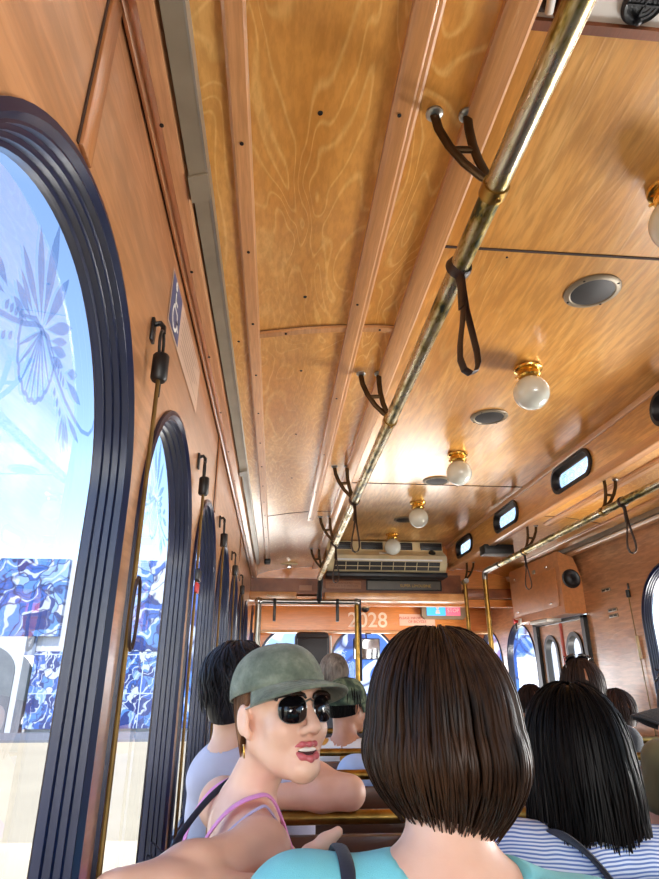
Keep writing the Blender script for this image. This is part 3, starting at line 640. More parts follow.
for k, l in enumerate(CL[1:]): dup(c0, (0, PITCHW * (k + 1) + .02 * k, 0), l)
lp = MB().tube([(0, .004 + .0 * a, 0) for a in (0,)] + [(0.002, .02 * sin(R(a)), -.05 + .05 * cos(R(a))) for a in range(8, 360, 22)], .0025, 8).build('cord_loop', M['leather']); lp.location = (XL + .03, .885, .135); tag(lp, 'brown loop tied on the nearest brass cord', 'loop')
tg = empty('cord_tag', 'small red and black tag on the second window cord', 'tag', loc=(XL + .026, .90 + PITCHW, .23))
MB().box(-.006, .006, -.022, .022, .0, .03, .003).build('clip', M['black'], tg); MB().box(-.004, .004, -.018, .018, -.03, -.004, .003).build('tab', M['red'], tg)
cd = empty('window_pull', 'thin cord with toggle on the right wall panel', 'cord', 'window pull cords', loc=(XR, 3.50, .50))
MB().box(-.006, 0, -.008, .008, 0, .035, .002).build('hook', M['black'], cd); MB().lathe([(.009, 0), (.012, -.003), (.012, -.04), (.008, -.045)], (-.012, 0, -.005), n=14).build('toggle', M['black'], cd)
MB().tube([(-.012, 0, -.04), (-.013, -.01, -.5), (-.013, -.02, -.85)], .003, 8).build('cord', M['cordbrass'], cd); MB().box(-.018, -.006, -.02, .005, -.40, -.27, .004).build('grip', M['cream'], cd)
# notices
def cove_pt(t):
    """point high on the left wall, t from 0 at the foot of the notice strip to 1 at its top"""
    return V((XL, .640 + .145 * t))
def cove_panel(name, y0, y1, t0, t1, mat, parent, off=.0012):
    m = MB(); T = [t0 + (t1 - t0) * i / 4 for i in range(5)]; vs = [(cove_pt(t).x + off, yy, cove_pt(t).y - off * .0) for yy in (y0, y1) for t in T]
    m.add(vs, [(i, i + 1, 6 + i, 5 + i) for i in range(4)]); return m.build(name, mat, parent)
nt = empty('access_notice', 'faded notice with blue wheelchair symbol high on the left wall', 'notice')
cove_panel('sheet', 1.005, 1.45, .06, .93, M['paper'], nt); sy = cove_panel('symbol_panel', 1.010, 1.120, .10, .90, M['blue'], nt, .002)
m = MB()
def cq(yy, t): p = cove_pt(t); return (p.x + .003, yy, p.y)
def cstroke(pts, w):
    vs = []; P = [V(p) for p in pts]
    for i, p in enumerate(P):
        t = (P[min(i + 1, len(P) - 1)] - P[max(i - 1, 0)]); t = V((t.x, t.y * .16)).normalized(); n = V((-t.y, t.x / .16)) * w; n = V((n.x, n.y))
        for q in (p + n, p - n): vs.append(cq(q.x, q.y))
    m.add(vs, [(2 * i, 2 * i + 1, 2 * i + 3, 2 * i + 2) for i in range(len(P) - 1)])
cstroke([(1.060 + .026 * cos(R(a)), .34 + .026 / .145 * sin(R(a))) for a in range(100, 381, 20)], .0042)
cstroke([(1.048, .70), (1.052, .48), (1.078, .46), (1.094, .26), (1.102, .28)], .0042); cstroke([(1.048, .58), (1.074, .58)], .0036); cstroke([(1.046 + .006 * cos(R(a)), .80 + .045 * sin(R(a))) for a in range(0, 361, 40)], .0042)
m.build('wheelchair_symbol', M['white'], sy)
m = MB()
for k in range(7): cstroke([(1.14, .82 - .1 * k), (1.42 - .04 * (k % 3), .82 - .1 * k)], .0014)
m.build('lettering', M['ink'], nt)
for k, (yy, zz, h) in enumerate(((3.76, .53, 1), (3.72, .40, 1), (3.72, .365, 1))):
    pl = empty('wall_plate', ['small slotted plate on the right wall, topmost of three', 'slotted plate on the right wall, upper of the pair', 'slotted plate on the right wall, lower of the pair'][k], 'plate', 'small plates on the right wall', loc=(XR, yy, zz))
    MB().box(-.004, 0, -.055, .055, -.011, .011, .0015).build('plate', M['duct'], pl); MB().box(-.005, -.0035, -.042, -.006, -.005, .005).box(-.005, -.0035, .006, .042, -.005, .005).build('slot', M['screw'], pl)

# ------------------------------------------------------------------ front header
MB_ = MB
struct(MB().prism([(XL, .58), (XL, WT_), (-.18, .836), (-.15, .846), (-.071, .869), (.143, .901), (XCL, LZ), (XCL, HZ), (XCR, HZ), (XCR, LZ), (2 * CX - .143, .901), (2 * CX + .071, .869), (2 * CX + .15, .846), (2 * CX + .18, .836), (XR, WT_), (XR, .58)], 1, YH, YH + .06).build('beam', M['front']))
struct(MB().box(XL, XR, YH, YF, .655, .675).build('ceiling_front', M['front']))
trim(MB().box(-.235, .16, 5.06, YH, .598, .668, .008), M['trim']); trim(MB().box(.395, 1.62, 5.06, YH, .598, .668, .010), M['trim']); trim(MB().box(1.62, 2.12, 5.12, YH, .640, .72, .008), M['darktrim'])
trim(MB().box(-.23, .395, 5.21, YH, .668, .80), M['darktrim']); trim(MB().box(.395, 1.62, 5.22, YH, .668, .845), M['darktrim'])
hd = MB().tube([(-.045, 0, .006), (-.035, -.012, -.004), (.0, -.016, -.008), (.035, -.012, -.004), (.045, 0, .006)], 1, 10, flat=(.008, .004, (0, 0, 1))).build('pull_handle', M['cream']); hd.location = (-.035, 5.06, .635); tag(hd, 'cream pull handle on the ledge at the far left', 'handle')
lb = MB().box(-.055, .055, -.002, 0, -.022, .022).build('paper_label', M['plaque']); lb.location = (.24, 5.208, .72); tag(lb, 'blank tan label above the driver ledge', 'label')
cl_ = empty('hinge_bracket', 'small white metal bracket under the far left ceiling', 'bracket', loc=(.09, 5.0, .893))
MB().box(-.07, .07, -.025, .025, -.012, -.0, .003).build('plate', M['cream'], cl_); MB().box(-.02, .02, -.02, .02, -.045, -.010, .004).build('latch', M['chrome'], cl_)
ec = MB().box(-.024, .024, -.03, .03, -.028, .012, .008).build('trim_end_cap', M['black']); ec.location = (-.086, 4.63, .845); tag(ec, 'black cap on the end of the left ceiling strip', 'cap')
# air conditioner
ac = empty('air_conditioner', 'cream wall mounted air conditioner with dark vents above the front header', 'air conditioner', loc=(.91, 5.14, .97))
MB().prism([(0, -.145), (-.16, -.145), (-.215, -.10), (-.235, -.045), (-.225, -.015), (-.12, .045), (-.10, .13), (0, .13)], 0, -.50, .51).build('housing', M['cream'], ac)
for x0 in (-.47, -.205, .055, .315):
    f = MB().box(x0, x0 + .19, -.118, -.10, .052, .12, .004).build('vent', M['black'], ac)
    MB().box(x0 + .01, x0 + .18, -.122, -.116, .066, .070).box(x0 + .01, x0 + .18, -.122, -.116, .084, .088).box(x0 + .01, x0 + .18, -.122, -.116, .102, .106).build('louvre', M['grille'], f)
MB().box(-.44, .47, -.238, -.195, -.060, -.045, .005).build('front_lip', M['white'], ac)
m = MB(); m.add([(-.45, -.232, -.066), (.45, -.232, -.066), (.45, -.188, -.128), (-.45, -.188, -.128)], [(0, 1, 2, 3)]); g = m.build('intake_grille', M['grille'], ac); g.location = (0, -.004, -.004)
m = MB()
for k in range(10): m.tube([(-.45 + .1 * k, -.236, -.070), (-.45 + .1 * k, -.192, -.132)], .003, 6)
m.tube([(-.45, -.216, -.10), (.45, -.216, -.10)], .0025, 6); m.build('grille_bars', M['cream'], g)
MB().box(-.06, .06, -.192, -.180, -.02, .018, .003).build('badge', M['white'], ac).rotation_euler = (0, 0, 0)
MB().lathe([(.03, 0), (.03, .01), (.022, .014), (.0001, .014)], (.40, -.17, .018), (0, -.75, .6), 24).build('knob', M['black'], ac)
MB().box(-.51, .52, -.19, -.02, -.185, -.146, .006).build('base_tray', M['black'], ac)
# signs on the header
pq = empty('wooden_plaque', 'tan two line plaque left of the black sign under the air conditioner', 'sign', loc=(.57, 5.218, .752))
MB().box(-.155, .155, -.006, 0, -.033, .033, .002).build('board', M['plaque'], pq)
text('lettering', 'PLEASE REMAIN SEATED WHILE\nTROLLEY IS IN MOTION', .0235, (0, -.007, 0), (pi / 2, 0, 0), M['darktrim'], pq)
ns = empty('name_sign', 'dark name sign with gold lettering under the air conditioner', 'sign', loc=(1.105, 5.215, .752))
MB().box(-.335, .335, -.012, 0, -.046, .046, .003).build('frame', M['black'], ns); MB().box(-.322, .322, -.014, -.010, -.035, .035).build('face', M['signblack'], ns)
text('lettering', 'SUPER LIMOUSINE', .034, (.10, -.0155, -.006), (pi / 2, 0, 0), M['gold'], ns)
BYD = 6.05
struct(MB().box(XL, XR, BYD, BYD + .05, .43, .66).build('beam_number_board', M['front'])); trim(MB().box(XL, XR, BYD - .03, BYD + .05, .405, .43, .004), M['trim'])
nb = empty('fleet_number', 'large cream number 2028 on the orange front board', 'number', loc=(.90, BYD, .525)); text('digits', '2028', .20, (0, -.002, 0), (pi / 2, 0, 0), M['letter'], nb, ext=.001, bold=.002)
bl = empty('notice_label', 'pink notice label with red lettering on the front board', 'sign', loc=(1.40, BYD, .535)); MB().box(-.18, .18, -.003, 0, -.055, .055).build('sheet', M['label'], bl)
text('lettering', 'PLEASE INFORM DRIVER\nOF BICYCLE', .034, (0, -.004, 0), (pi / 2, 0, 0), M['redink'], bl)
ss = empty('stop_sign_panel', 'lit blue and red stop request sign hanging beside the stanchion', 'sign', loc=(1.655, BYD - .02, .625))
MB().prism([(-.22, -.055), (-.19, -.085), (.20, -.085), (.23, -.055), (.23, .065), (-.22, .065)], 1, -.05, .0).build('housing', M['duct'], ss)
f = MB().box(-.17, .02, -.054, -.048, -.052, .045).build('blue_panel', M['lcd_blue'], ss); MB().box(.025, .17, -.054, -.048, -.052, .045).build('red_panel', M['lcd_red'], ss)
m = MB(); m.lathe([(.016, 0), (.0001, .001)], (-.06, -.055, .022), (0, -1, 0), 16); m.prism([(-.085, -.035), (-.035, -.035), (-.045, .004), (-.075, .004)], 1, -.0565, -.054); m.build('person_symbol', M['white'], f)
text('lettering', 'STOP', .05, (.098, -.056, -.004), (pi / 2, 0, 0), M['white'], ss)
dm = empty('dome_camera', 'small dark dome camera under the header beside the number', 'camera', loc=(.86, 5.92, .655)); MB().lathe([(.05, 0), (.05, -.02), (.042, -.025)], (0, 0, 0)).build('base', M['cream'], dm); MB().lathe([(.040, -.025), (.036, -.045), (.02, -.06), (.0001, -.066)], (0, 0, 0)).build('dome', M['black'], dm)
rm = empty('rear_view_mirror', 'rectangular interior mirror hanging in the middle windscreen', 'mirror', loc=(.90, 6.15, .265))
MB().box(-.135, .135, 0, .02, -.10, .10, .012).build('casing', M['black'], rm); MB().box(-.124, .124, -.003, .001, -.09, .09).build('glass', M['mirror'], rm); MB().tube([(0, .02, .09), (0, .03, .13), (-.02, .0, .16)], .008, 10).build('arm', M['black'], rm)
MB().box(-.03, .03, -.13, -.09, .13, .14).build('mount', M['black'], rm)
# driver's seat
ds = empty('driver_seat', 'dark high backed driver seat behind the windscreen', 'seat', loc=(.32, 5.55, -CH))
MB().box(-.155, .155, -.07, .06, .62, 1.65, .045).build('backrest', M['vinyl'], ds); MB().box(-.135, .135, -.10, -.055, 1.36, 1.60, .02).build('headrest', M['vinyl'], ds)
MB().box(-.22, .22, -.05, .42, .42, .58, .04).build('cushion', M['vinyl'], ds); MB().cyl((0, .18, 0), (0, .18, .44), .07).build('pedestal', M['black'], ds)
MB().cyl((.185, -.02, 1.1), (.165, -.02, 1.62), .008, 8).build('belt_bar', M['white'], ds)
db = MB().box(-1.12, 1.1, -.18, .14, -.45, .30, .05).build('dashboard', M['black']); db.location = (CX, 6.25, -.78); tag(db, 'dark dashboard under the windscreen', 'dashboard')

pm = empty('phone_mount', 'small black phone clip on a stalk behind the windscreen, above the green cap', 'clip', loc=(.055, 6.0, .27))
MB().box(-.05, .05, -.008, .008, -.022, .022, .006).box(-.055, -.04, -.016, .008, .0, .04, .003).box(.04, .055, -.016, .008, .0, .04, .003).build('clip', M['black'], pm); MB().tube([(0, 0, -.02), (0, .03, -.2), (.01, .10, -.72)], .01, 10).build('stalk', M['black'], pm)

# ------------------------------------------------------------------ speaker box and the doors on the right
sb = empty('speaker_box', 'wooden cabinet with a round black speaker over the right hand doors', 'cabinet', loc=(XR, 4.05, .41))
MB().add([(x, yy, z) for yy in (0, .93) for x, z in ((-.002, 0), (-.155, 0), (-.155, .428), (-.046, .386), (-.024, .325), (-.002, .24))], [(5, 4, 3, 2, 1, 0), (6, 7, 8, 9, 10, 11), (0, 1, 7, 6), (1, 2, 8, 7), (2, 3, 9, 8), (3, 4, 10, 9), (4, 5, 11, 10), (5, 0, 6, 11)]).build('body', M['cabinet'], sb)
d = MB().box(-.162, -.155, .06, .90, .055, .32, .002).build('door', M['cabinet'], sb)
for yy, zz in ((.18, .345), (.80, .345), (.18, .085), (.80, .085)): MB().box(-.172, -.16, yy - .016, yy + .016, zz - .005, zz + .005, .002).build('catch', M['chrome'], d)
MB().lathe([(.066, 0), (.066, .006), (.058, .009), (.05, .006), (.03, .003), (.012, .008), (.0001, .009)], (-.078, 0, .235), (0, -1, 0), 32).build('speaker', M['black'], sb)
MB().box(-.165, -.155, .4, .44, .335, .36).build('lock', M['duct'], sb)
ek = empty('emergency_knob', 'red emergency knob with a white plate below the speaker box', 'knob', loc=(1.975, 4.86, .415)); MB().box(-.02, -.002, -.05, .05, -.02, .03, .003).build('plate', M['white'], ek); MB().lathe([(.012, 0), (.012, .02), (.020, .024), (.020, .034), (.0001, .036)], (-.02, 0, .01), (-1, 0, 0), 16).build('button', M['red'], ek)
MB().box(-.034, -.02, .015, .03, -.05, .0, .003).build('lever', M['black'], ek)
lf = MB().box(-.06, .06, -.16, .16, -.025, 0, .008).build('step_light', M['white']); lf.location = (2.05, 4.55, .41); tag(lf, 'white step light under the speaker box', 'lamp')
dr = empty('door_1', None, None, kind='structure', loc=(XR, 4.49, -CH))
MB().box(-.03, .05, -.43, -.385, -.35, CH + .40).box(-.03, .05, .365, .43, -.35, CH + .40).box(-.03, .05, -.43, .43, CH + .385, CH + .405).build('door_frame', M['black'], dr)
for y0, y1 in ((-.375, -.045), (-.005, .355)):
    yc = (y0 + y1) / 2; hole = arch(yc, .105, CH + .185, CH - .75); s = Sheet(lambda u, w: (.01, u, w)); s.hole(y0, y1, -.3, CH + .38, hole, (yc, CH - .2)); lf_ = s.build('leaf', M['wall'], .03, dr)
    lo = [[(xx, u, z) for u, z in arch(yc, .105 + dd, CH + .185, CH - .75 - dd)] for dd, xx in ((.016, -.006), (.016, -.016), (-.012, -.016), (-.016, .028), (.016, .028), (.016, -.006))]
    ring_frame('window_seal', lo, M['black'], lf_); a = arch(yc, .10, CH + .185, CH - .75); MB().add([(.012, yc, CH - .2)] + [(.012, u, z) for u, z in a], [(0, 1 + k, 1 + (k + 1) % len(a)) for k in range(len(a))]).build('glass', M['glass'], lf_)
MB().box(-.012, .03, -.044, -.006, -.3, CH + .38, .004).build('red_seal', M['redseal'], dr)

# ------------------------------------------------------------------ benches
SEATZ = -.83; RAILZ = -.30
def make_bench(x0, x1, yb, lab, group):
    """slatted bench facing forward with a brass rail on its back; yb is where the back stands"""
    b_ = empty('bench', lab, 'bench', group, loc=((x0 + x1) / 2, yb, -CH)); h = (x1 - x0) / 2; z = CH
    m = MB()
    for k in range(6): m.box(-h, h, .05 + .066 * k, .105 + .066 * k, z + SEATZ - .022, z + SEATZ, .004)
    m.build('seat', M['bench'], b_); m = MB()
    for k in range(5): m.box(-h, h, -.012 + .0 * k, .012, z + RAILZ - .10 - .085 * k, z + RAILZ - .035 - .085 * k, .004)
    m.build('backrest', M['bench'], b_)
    MB().tube([(-h, 0, z + RAILZ - .03), (-h, 0, z + RAILZ - .008), (-h + .012, 0, z + RAILZ), (h - .012, 0, z + RAILZ), (h, 0, z + RAILZ - .008), (h, 0, z + RAILZ - .03)], .015, 14).build('top_rail', M['oldbrass'], b_)
    for x in (-h + .03, h - .03):
        MB().box(x - .015, x + .015, -.032, -.012, 0, z + RAILZ - .02).box(x - .015, x + .015, .42, .445, 0, z + SEATZ - .022).box(x - .015, x + .015, -.02, .445, z + SEATZ - .05, z + SEATZ - .022).build('leg', M['black'], b_)
    return b_
LB = [(.35, 'dark slatted bench under the woman in the aqua top'), (.97, 'dark slatted bench under the woman in the green cap'), (1.59, 'bench with the brass rail the white shirted man leans his elbow on'), (2.23, 'bench with a brass rail behind the pale blue shirt, second rail along the left'), (2.87, 'bench behind the person in the camouflage cap')]
b0 = make_bench(-.13, .68, LB[0][0], LB[0][1], 'left hand benches')
for yy, l in LB[1:]: dup(b0, (0, yy - LB[0][0], 0), l)
dup(b0, (0, 3.98 - .35, 0), 'far left bench under the grey haired passenger')
RB = [(1.33, 'right hand bench under the person in the black cap'), (1.95, 'right hand bench with the nearest brass rail, below the olive shirt'), (2.62, 'right hand bench with the farther brass rail, behind the man with sunglasses on his head'), (3.28, 'far right bench under the small cropped head'), (3.88, 'farthest right bench before the doors')]
b0 = make_bench(1.19, 2.09, RB[0][0], RB[0][1], 'right hand benches')
for yy, l in RB[1:]: dup(b0, (0, yy - RB[0][0], 0), l)

# ------------------------------------------------------------------ people: bodies grown as one smooth implicit surface
def A(p): return np.array(p, dtype=np.float32)
class Field:
    """union / cut of soft primitives, meshed with surface nets"""
    def __init__(s): s.p = []
    def rc(s, a, b, ra, rb=None, k=.02, op='u', sq=None): s.p.append(('rc', A(a), A(b), ra, ra if rb is None else rb, k, op, sq)); return s
    def chain(s, pts, rs, k=.02, op='u'):
        for i in range(len(pts) - 1): s.rc(pts[i], pts[i + 1], rs[i], rs[i + 1], k, op)
        return s
    def el(s, c, r, rot=None, k=.02, op='u'): s.p.append(('el', A(c), A(r), None if rot is None else np.array(rot, dtype=np.float32), 0, k, op, None)); return s
    def plane(s, pt, nrm, k=.0): s.p.append(('pl', A(pt), A(nrm) / np.linalg.norm(nrm), 0, 0, k, 'i', None)); return s
    def box(s, q):
        if q[0] == 'rc':
            r = max(q[3], q[4]); lo = np.minimum(q[1], q[2]) - r; hi = np.maximum(q[1], q[2]) + r
        else:
            r = float(max(q[2])); lo = q[1] - r; hi = q[1] + r
        return lo, hi
    def mesh(s, h):
        bs = [s.box(q) for q in s.p if q[6] == 'u']; lo = np.min([b[0] for b in bs], 0) - 3 * h; hi = np.max([b[1] for b in bs], 0) + 3 * h
        n = np.ceil((hi - lo) / h).astype(int) + 1; f = np.full(n, .5, np.float32); ax = [(lo[i] + h * np.arange(n[i])).astype(np.float32) for i in range(3)]
        for q in s.p:
            if q[0] == 'pl':
                d = ((ax[0] - q[1][0]) * q[2][0])[:, None, None] + ((ax[1] - q[1][1]) * q[2][1])[None, :, None] + ((ax[2] - q[1][2]) * q[2][2])[None, None, :]
                np.maximum(f, d, out=f); continue
            l, u = s.box(q); pad = q[5] + 3 * h
            i0 = np.clip(np.floor((l - pad - lo) / h).astype(int), 0, n); i1 = np.clip(np.ceil((u + pad - lo) / h).astype(int) + 1, 0, n)
            if np.any(i1 - i0 < 1): continue
            sl = tuple(slice(i0[i], i1[i]) for i in range(3))
            X, Y, Z = np.meshgrid(*[ax[i][sl[i]] for i in range(3)], indexing='ij', sparse=True)
            if q[0] == 'rc':
                a, b = q[1], q[2]; ba = b - a; L = float(ba @ ba) + 1e-12
                hh = np.clip(((X - a[0]) * ba[0] + (Y - a[1]) * ba[1] + (Z - a[2]) * ba[2]) / L, 0, 1)
                d = np.sqrt((X - a[0] - ba[0] * hh) ** 2 + (Y - a[1] - ba[1] * hh) ** 2 + (Z - a[2] - ba[2] * hh) ** 2) - (q[3] + (q[4] - q[3]) * hh)
            else:
                x, y, z = X - q[1][0], Y - q[1][1], Z - q[1][2]
                if q[3] is not None: m = q[3]; x, y, z = m[0, 0] * x + m[0, 1] * y + m[0, 2] * z, m[1, 0] * x + m[1, 1] * y + m[1, 2] * z, m[2, 0] * x + m[2, 1] * y + m[2, 2] * z
                r = q[2]; k0 = np.sqrt((x / r[0]) ** 2 + (y / r[1]) ** 2 + (z / r[2]) ** 2); k1 = np.sqrt((x / r[0] ** 2) ** 2 + (y / r[1] ** 2) ** 2 + (z / r[2] ** 2) ** 2) + 1e-9
                d = k0 * (k0 - 1) / k1
            g = f[sl]; k = q[5]
            if q[6] == 's': d = -d; e = np.maximum(k - np.abs(g - d), 0) / max(k, 1e-6); f[sl] = np.maximum(g, d) + e * e * k / 4
            elif q[6] == 'n': f[sl] = np.maximum(g, d)
            else: e = np.maximum(k - np.abs(g - d), 0) / max(k, 1e-6); f[sl] = np.minimum(g, d) - e * e * k / 4
        return nets(f, lo, h)
def nets(f, lo, h):
    s = f < 0; c = [s[i:s.shape[0] - 1 + i, j:s.shape[1] - 1 + j, k:s.shape[2] - 1 + k] for i in (0, 1) for j in (0, 1) for k in (0, 1)]
    any_ = c[0].copy(); all_ = c[0].copy()
    for q in c[1:]: any_ |= q; all_ &= q
    m = any_ & ~all_; I, J, K = np.nonzero(m); idx = np.full(m.shape, -1, np.int32); idx[I, J, K] = np.arange(len(I))
    P = np.zeros((len(I), 3)); N = np.zeros(len(I)); co = [(i, j, k) for i in (0, 1) for j in (0, 1) for k in (0, 1)]
    fv = [f[I + i, J + j, K + k] for i, j, k in co]
    for a in range(8):
        for b in range(a + 1, 8):
            d = [co[b][t] - co[a][t] for t in range(3)]
            if sum(abs(t) for t in d) != 1: continue
            fa, fb = fv[a], fv[b]; x = (fa < 0) != (fb < 0); t = np.where(x, fa / np.where(x, fa - fb, 1), 0)
            for e in range(3): P[:, e] += np.where(x, co[a][e] + d[e] * t, 0)
            N += x
    V_ = lo + h * (np.stack([I, J, K], 1) + P / N[:, None]); F = []
    for ax_ in range(3):
        o = [0, 0, 0]; o[ax_] = 1; e = s[:-1, :-1, :-1] != s[o[0]:s.shape[0] - 1 + o[0], o[1]:s.shape[1] - 1 + o[1], o[2]:s.shape[2] - 1 + o[2]]
        i, j, k = np.nonzero(e); u, w = [(1, 2), (2, 0), (0, 1)][ax_]; B = np.stack([i, j, k], 1); ok = (B[:, u] > 0) & (B[:, w] > 0); B = B[ok]
        U = np.zeros(3, int); U[u] = 1; W_ = np.zeros(3, int); W_[w] = 1
        def g(Q): return idx[Q[:, 0], Q[:, 1], Q[:, 2]]
        q = np.stack([g(B - U - W_), g(B - W_), g(B), g(B - U)], 1); ins = s[B[:, 0], B[:, 1], B[:, 2]]; q[~ins] = q[~ins][:, ::-1]; F.append(q)
    return V_, np.concatenate(F)
def field_obj(name, fd, h, mats, parent=None, matfn=None):
    v, q = fd.mesh(h); me = bpy.data.meshes.new(name); me.vertices.add(len(v)); me.vertices.foreach_set('co', v.astype(np.float32).ravel())
    me.loops.add(q.size); me.loops.foreach_set('vertex_index', q.astype(np.int32).ravel()); me.polygons.add(len(q)); me.polygons.foreach_set('loop_start', np.arange(0, q.size, 4, dtype=np.int32))
    me.polygons.foreach_set('use_smooth', np.ones(len(q), bool))
    for m in (mats if isinstance(mats, (list, tuple)) else [mats]): me.materials.append(m)
    if matfn is not None: me.polygons.foreach_set('material_index', matfn(v[q].mean(1)).astype(np.int32))
    me.update(calc_edges=True); me.validate(); return link(bpy.data.objects.new(name, me), parent)
class Frame:
    """head frame: f facing, r the person's right, u up; P(x, y, z): x to the right, y forward, z up"""
    def __init__(s, c, yaw, tilt=0, roll=0, sc=1.0):
        """yaw: facing angle in degrees, 0 looks to +Y, 90 looks to +X"""
        f = V((sin(R(yaw)), cos(R(yaw)), 0)); r = V((f.y, -f.x, 0)); u = V((0, 0, 1))
        f2 = f * cos(R(tilt)) + u * sin(R(tilt)); u2 = u * cos(R(tilt)) - f * sin(R(tilt)); r2 = r * cos(R(roll)) - u2 * sin(R(roll)); u3 = u2 * cos(R(roll)) + r * sin(R(roll))
        s.c = V(c); s.f = f2; s.r = r2; s.u = u3; s.s = sc; s.rot = [tuple(r2), tuple(f2), tuple(u3)]
    def P(s, x, y, z): return s.c + (s.r * x + s.f * y + s.u * z) * s.s
    def loc(s, pts): d = (pts - np.array(s.c)) / s.s; return d @ np.array(s.rot).T
def head(fd, H, fine=True):
    P = H.P; S = H.s; e = lambda c, r, k=.02, op='u': fd.el(P(*c), [q * S for q in r], H.rot, k * S, op)
    e((0, -.014, .035), (.073, .093, .084)); e((0, .031, -.040), (.054, .060, .076), .03)
    e((0, .045, .035), (.060, .052, .058), .03)
    for sx in (1, -1):
        fd.rc(P(.050 * sx, -.005, -.048), P(.018 * sx, .072, -.100), (.017 if fine else .020) * S, .014 * S, .028 * S)
        e((.038 * sx, .062, -.034), (.024, .024, .024), .026)
        if fine:
            e((.031 * sx, .096, .001), (.017, .014, .012), .014, 's'); e((.031 * sx, .080, -.001), (.0125, .0125, .0125), .004)
            fd.rc(P(.012 * sx, .090, .017), P(.048 * sx, .076, .016), .008 * S, .006 * S, .016 * S)
        e((.077 * sx, -.008, -.008), (.009, .018, .028), .008)
        if fine: e((.087 * sx, .001, -.005), (.006, .010, .018), .005, 's'); e((.074 * sx, .004, -.034), (.006, .008, .010), .006)
    fd.rc(P(0, .070, -.103), P(0, .078, -.100), .017 * S, .015 * S, .022 * S)
    fd.rc(P(0, .092, .008), P(0, .116, -.035), .0075 * S, .0115 * S, .012 * S)
    if fine:
        for sx in (1, -1): e((.0115 * sx, .100, -.040), (.0085, .010, .008), .008)
        for sx in (1, -1): e((.007 * sx, .104, -.0485), (.0035, .004, .003), .004, 's')
        for sx in (1, -1):
            fd.rc(P(.026 * sx, .080, -.071), P(.006 * sx, .0935, -.0625), .0035 * S, .0055 * S, .006 * S)
            fd.rc(P(.024 * sx, .080, -.076), P(.0 * sx, .0925, -.0835), .0035 * S, .0065 * S, .006 * S)
        e((0, .094, -.0725), (.021, .014, .0065), .004, 's')
    else:
        fd.rc(P(-.02, .084, -.072), P(.02, .084, -.072), .006 * S, .006 * S, .008 * S)
def hand(fd, w, d, n, S=1.0, curl=.55, thumb=None, side=1):
    """w wrist, d direction of the hand, n out of the back of the hand"""
    w = V(w); d = V(d).normalized(); n = V(n); n = (n - d * n.dot(d)).normalized(); t = d.cross(n) * side; q = .086 * S
    for o in (-.024, -.008, .008, .024): fd.rc(w + t * o * .55, w + d * q + t * o * S * 1.02, .015 * S, .0115 * S, .016 * S)
    for o, l in ((-.030, .062), (-.010, .074), (.010, .080), (.029, .072)):
        b = w + d * (q - .004) + t * o * S; p = [b]; a = .18
        for i, seg in enumerate((.46, .31, .23)):
            a += curl * (.5 if i == 0 else .9); p.append(p[-1] + (d * cos(a) - n * sin(a)) * (l * seg * S))
        fd.chain(p, [.0095 * S, .0088 * S, .008 * S, .0068 * S], .005 * S)
    tb = w + t * .022 * S + d * .022 * S; td = V(thumb).normalized() if thumb is not None else (d * .75 + t * .6 - n * .3).normalized()
    fd.chain([tb, tb + (td + t * .25).normalized() * .040 * S, tb + (td + t * .25).normalized() * .040 * S + td * .030 * S, tb + (td + t * .25).normalized() * .040 * S + (td * .054 + n * .004) * S], [.0155 * S, .0125 * S, .0112 * S, .0085 * S], .012 * S)
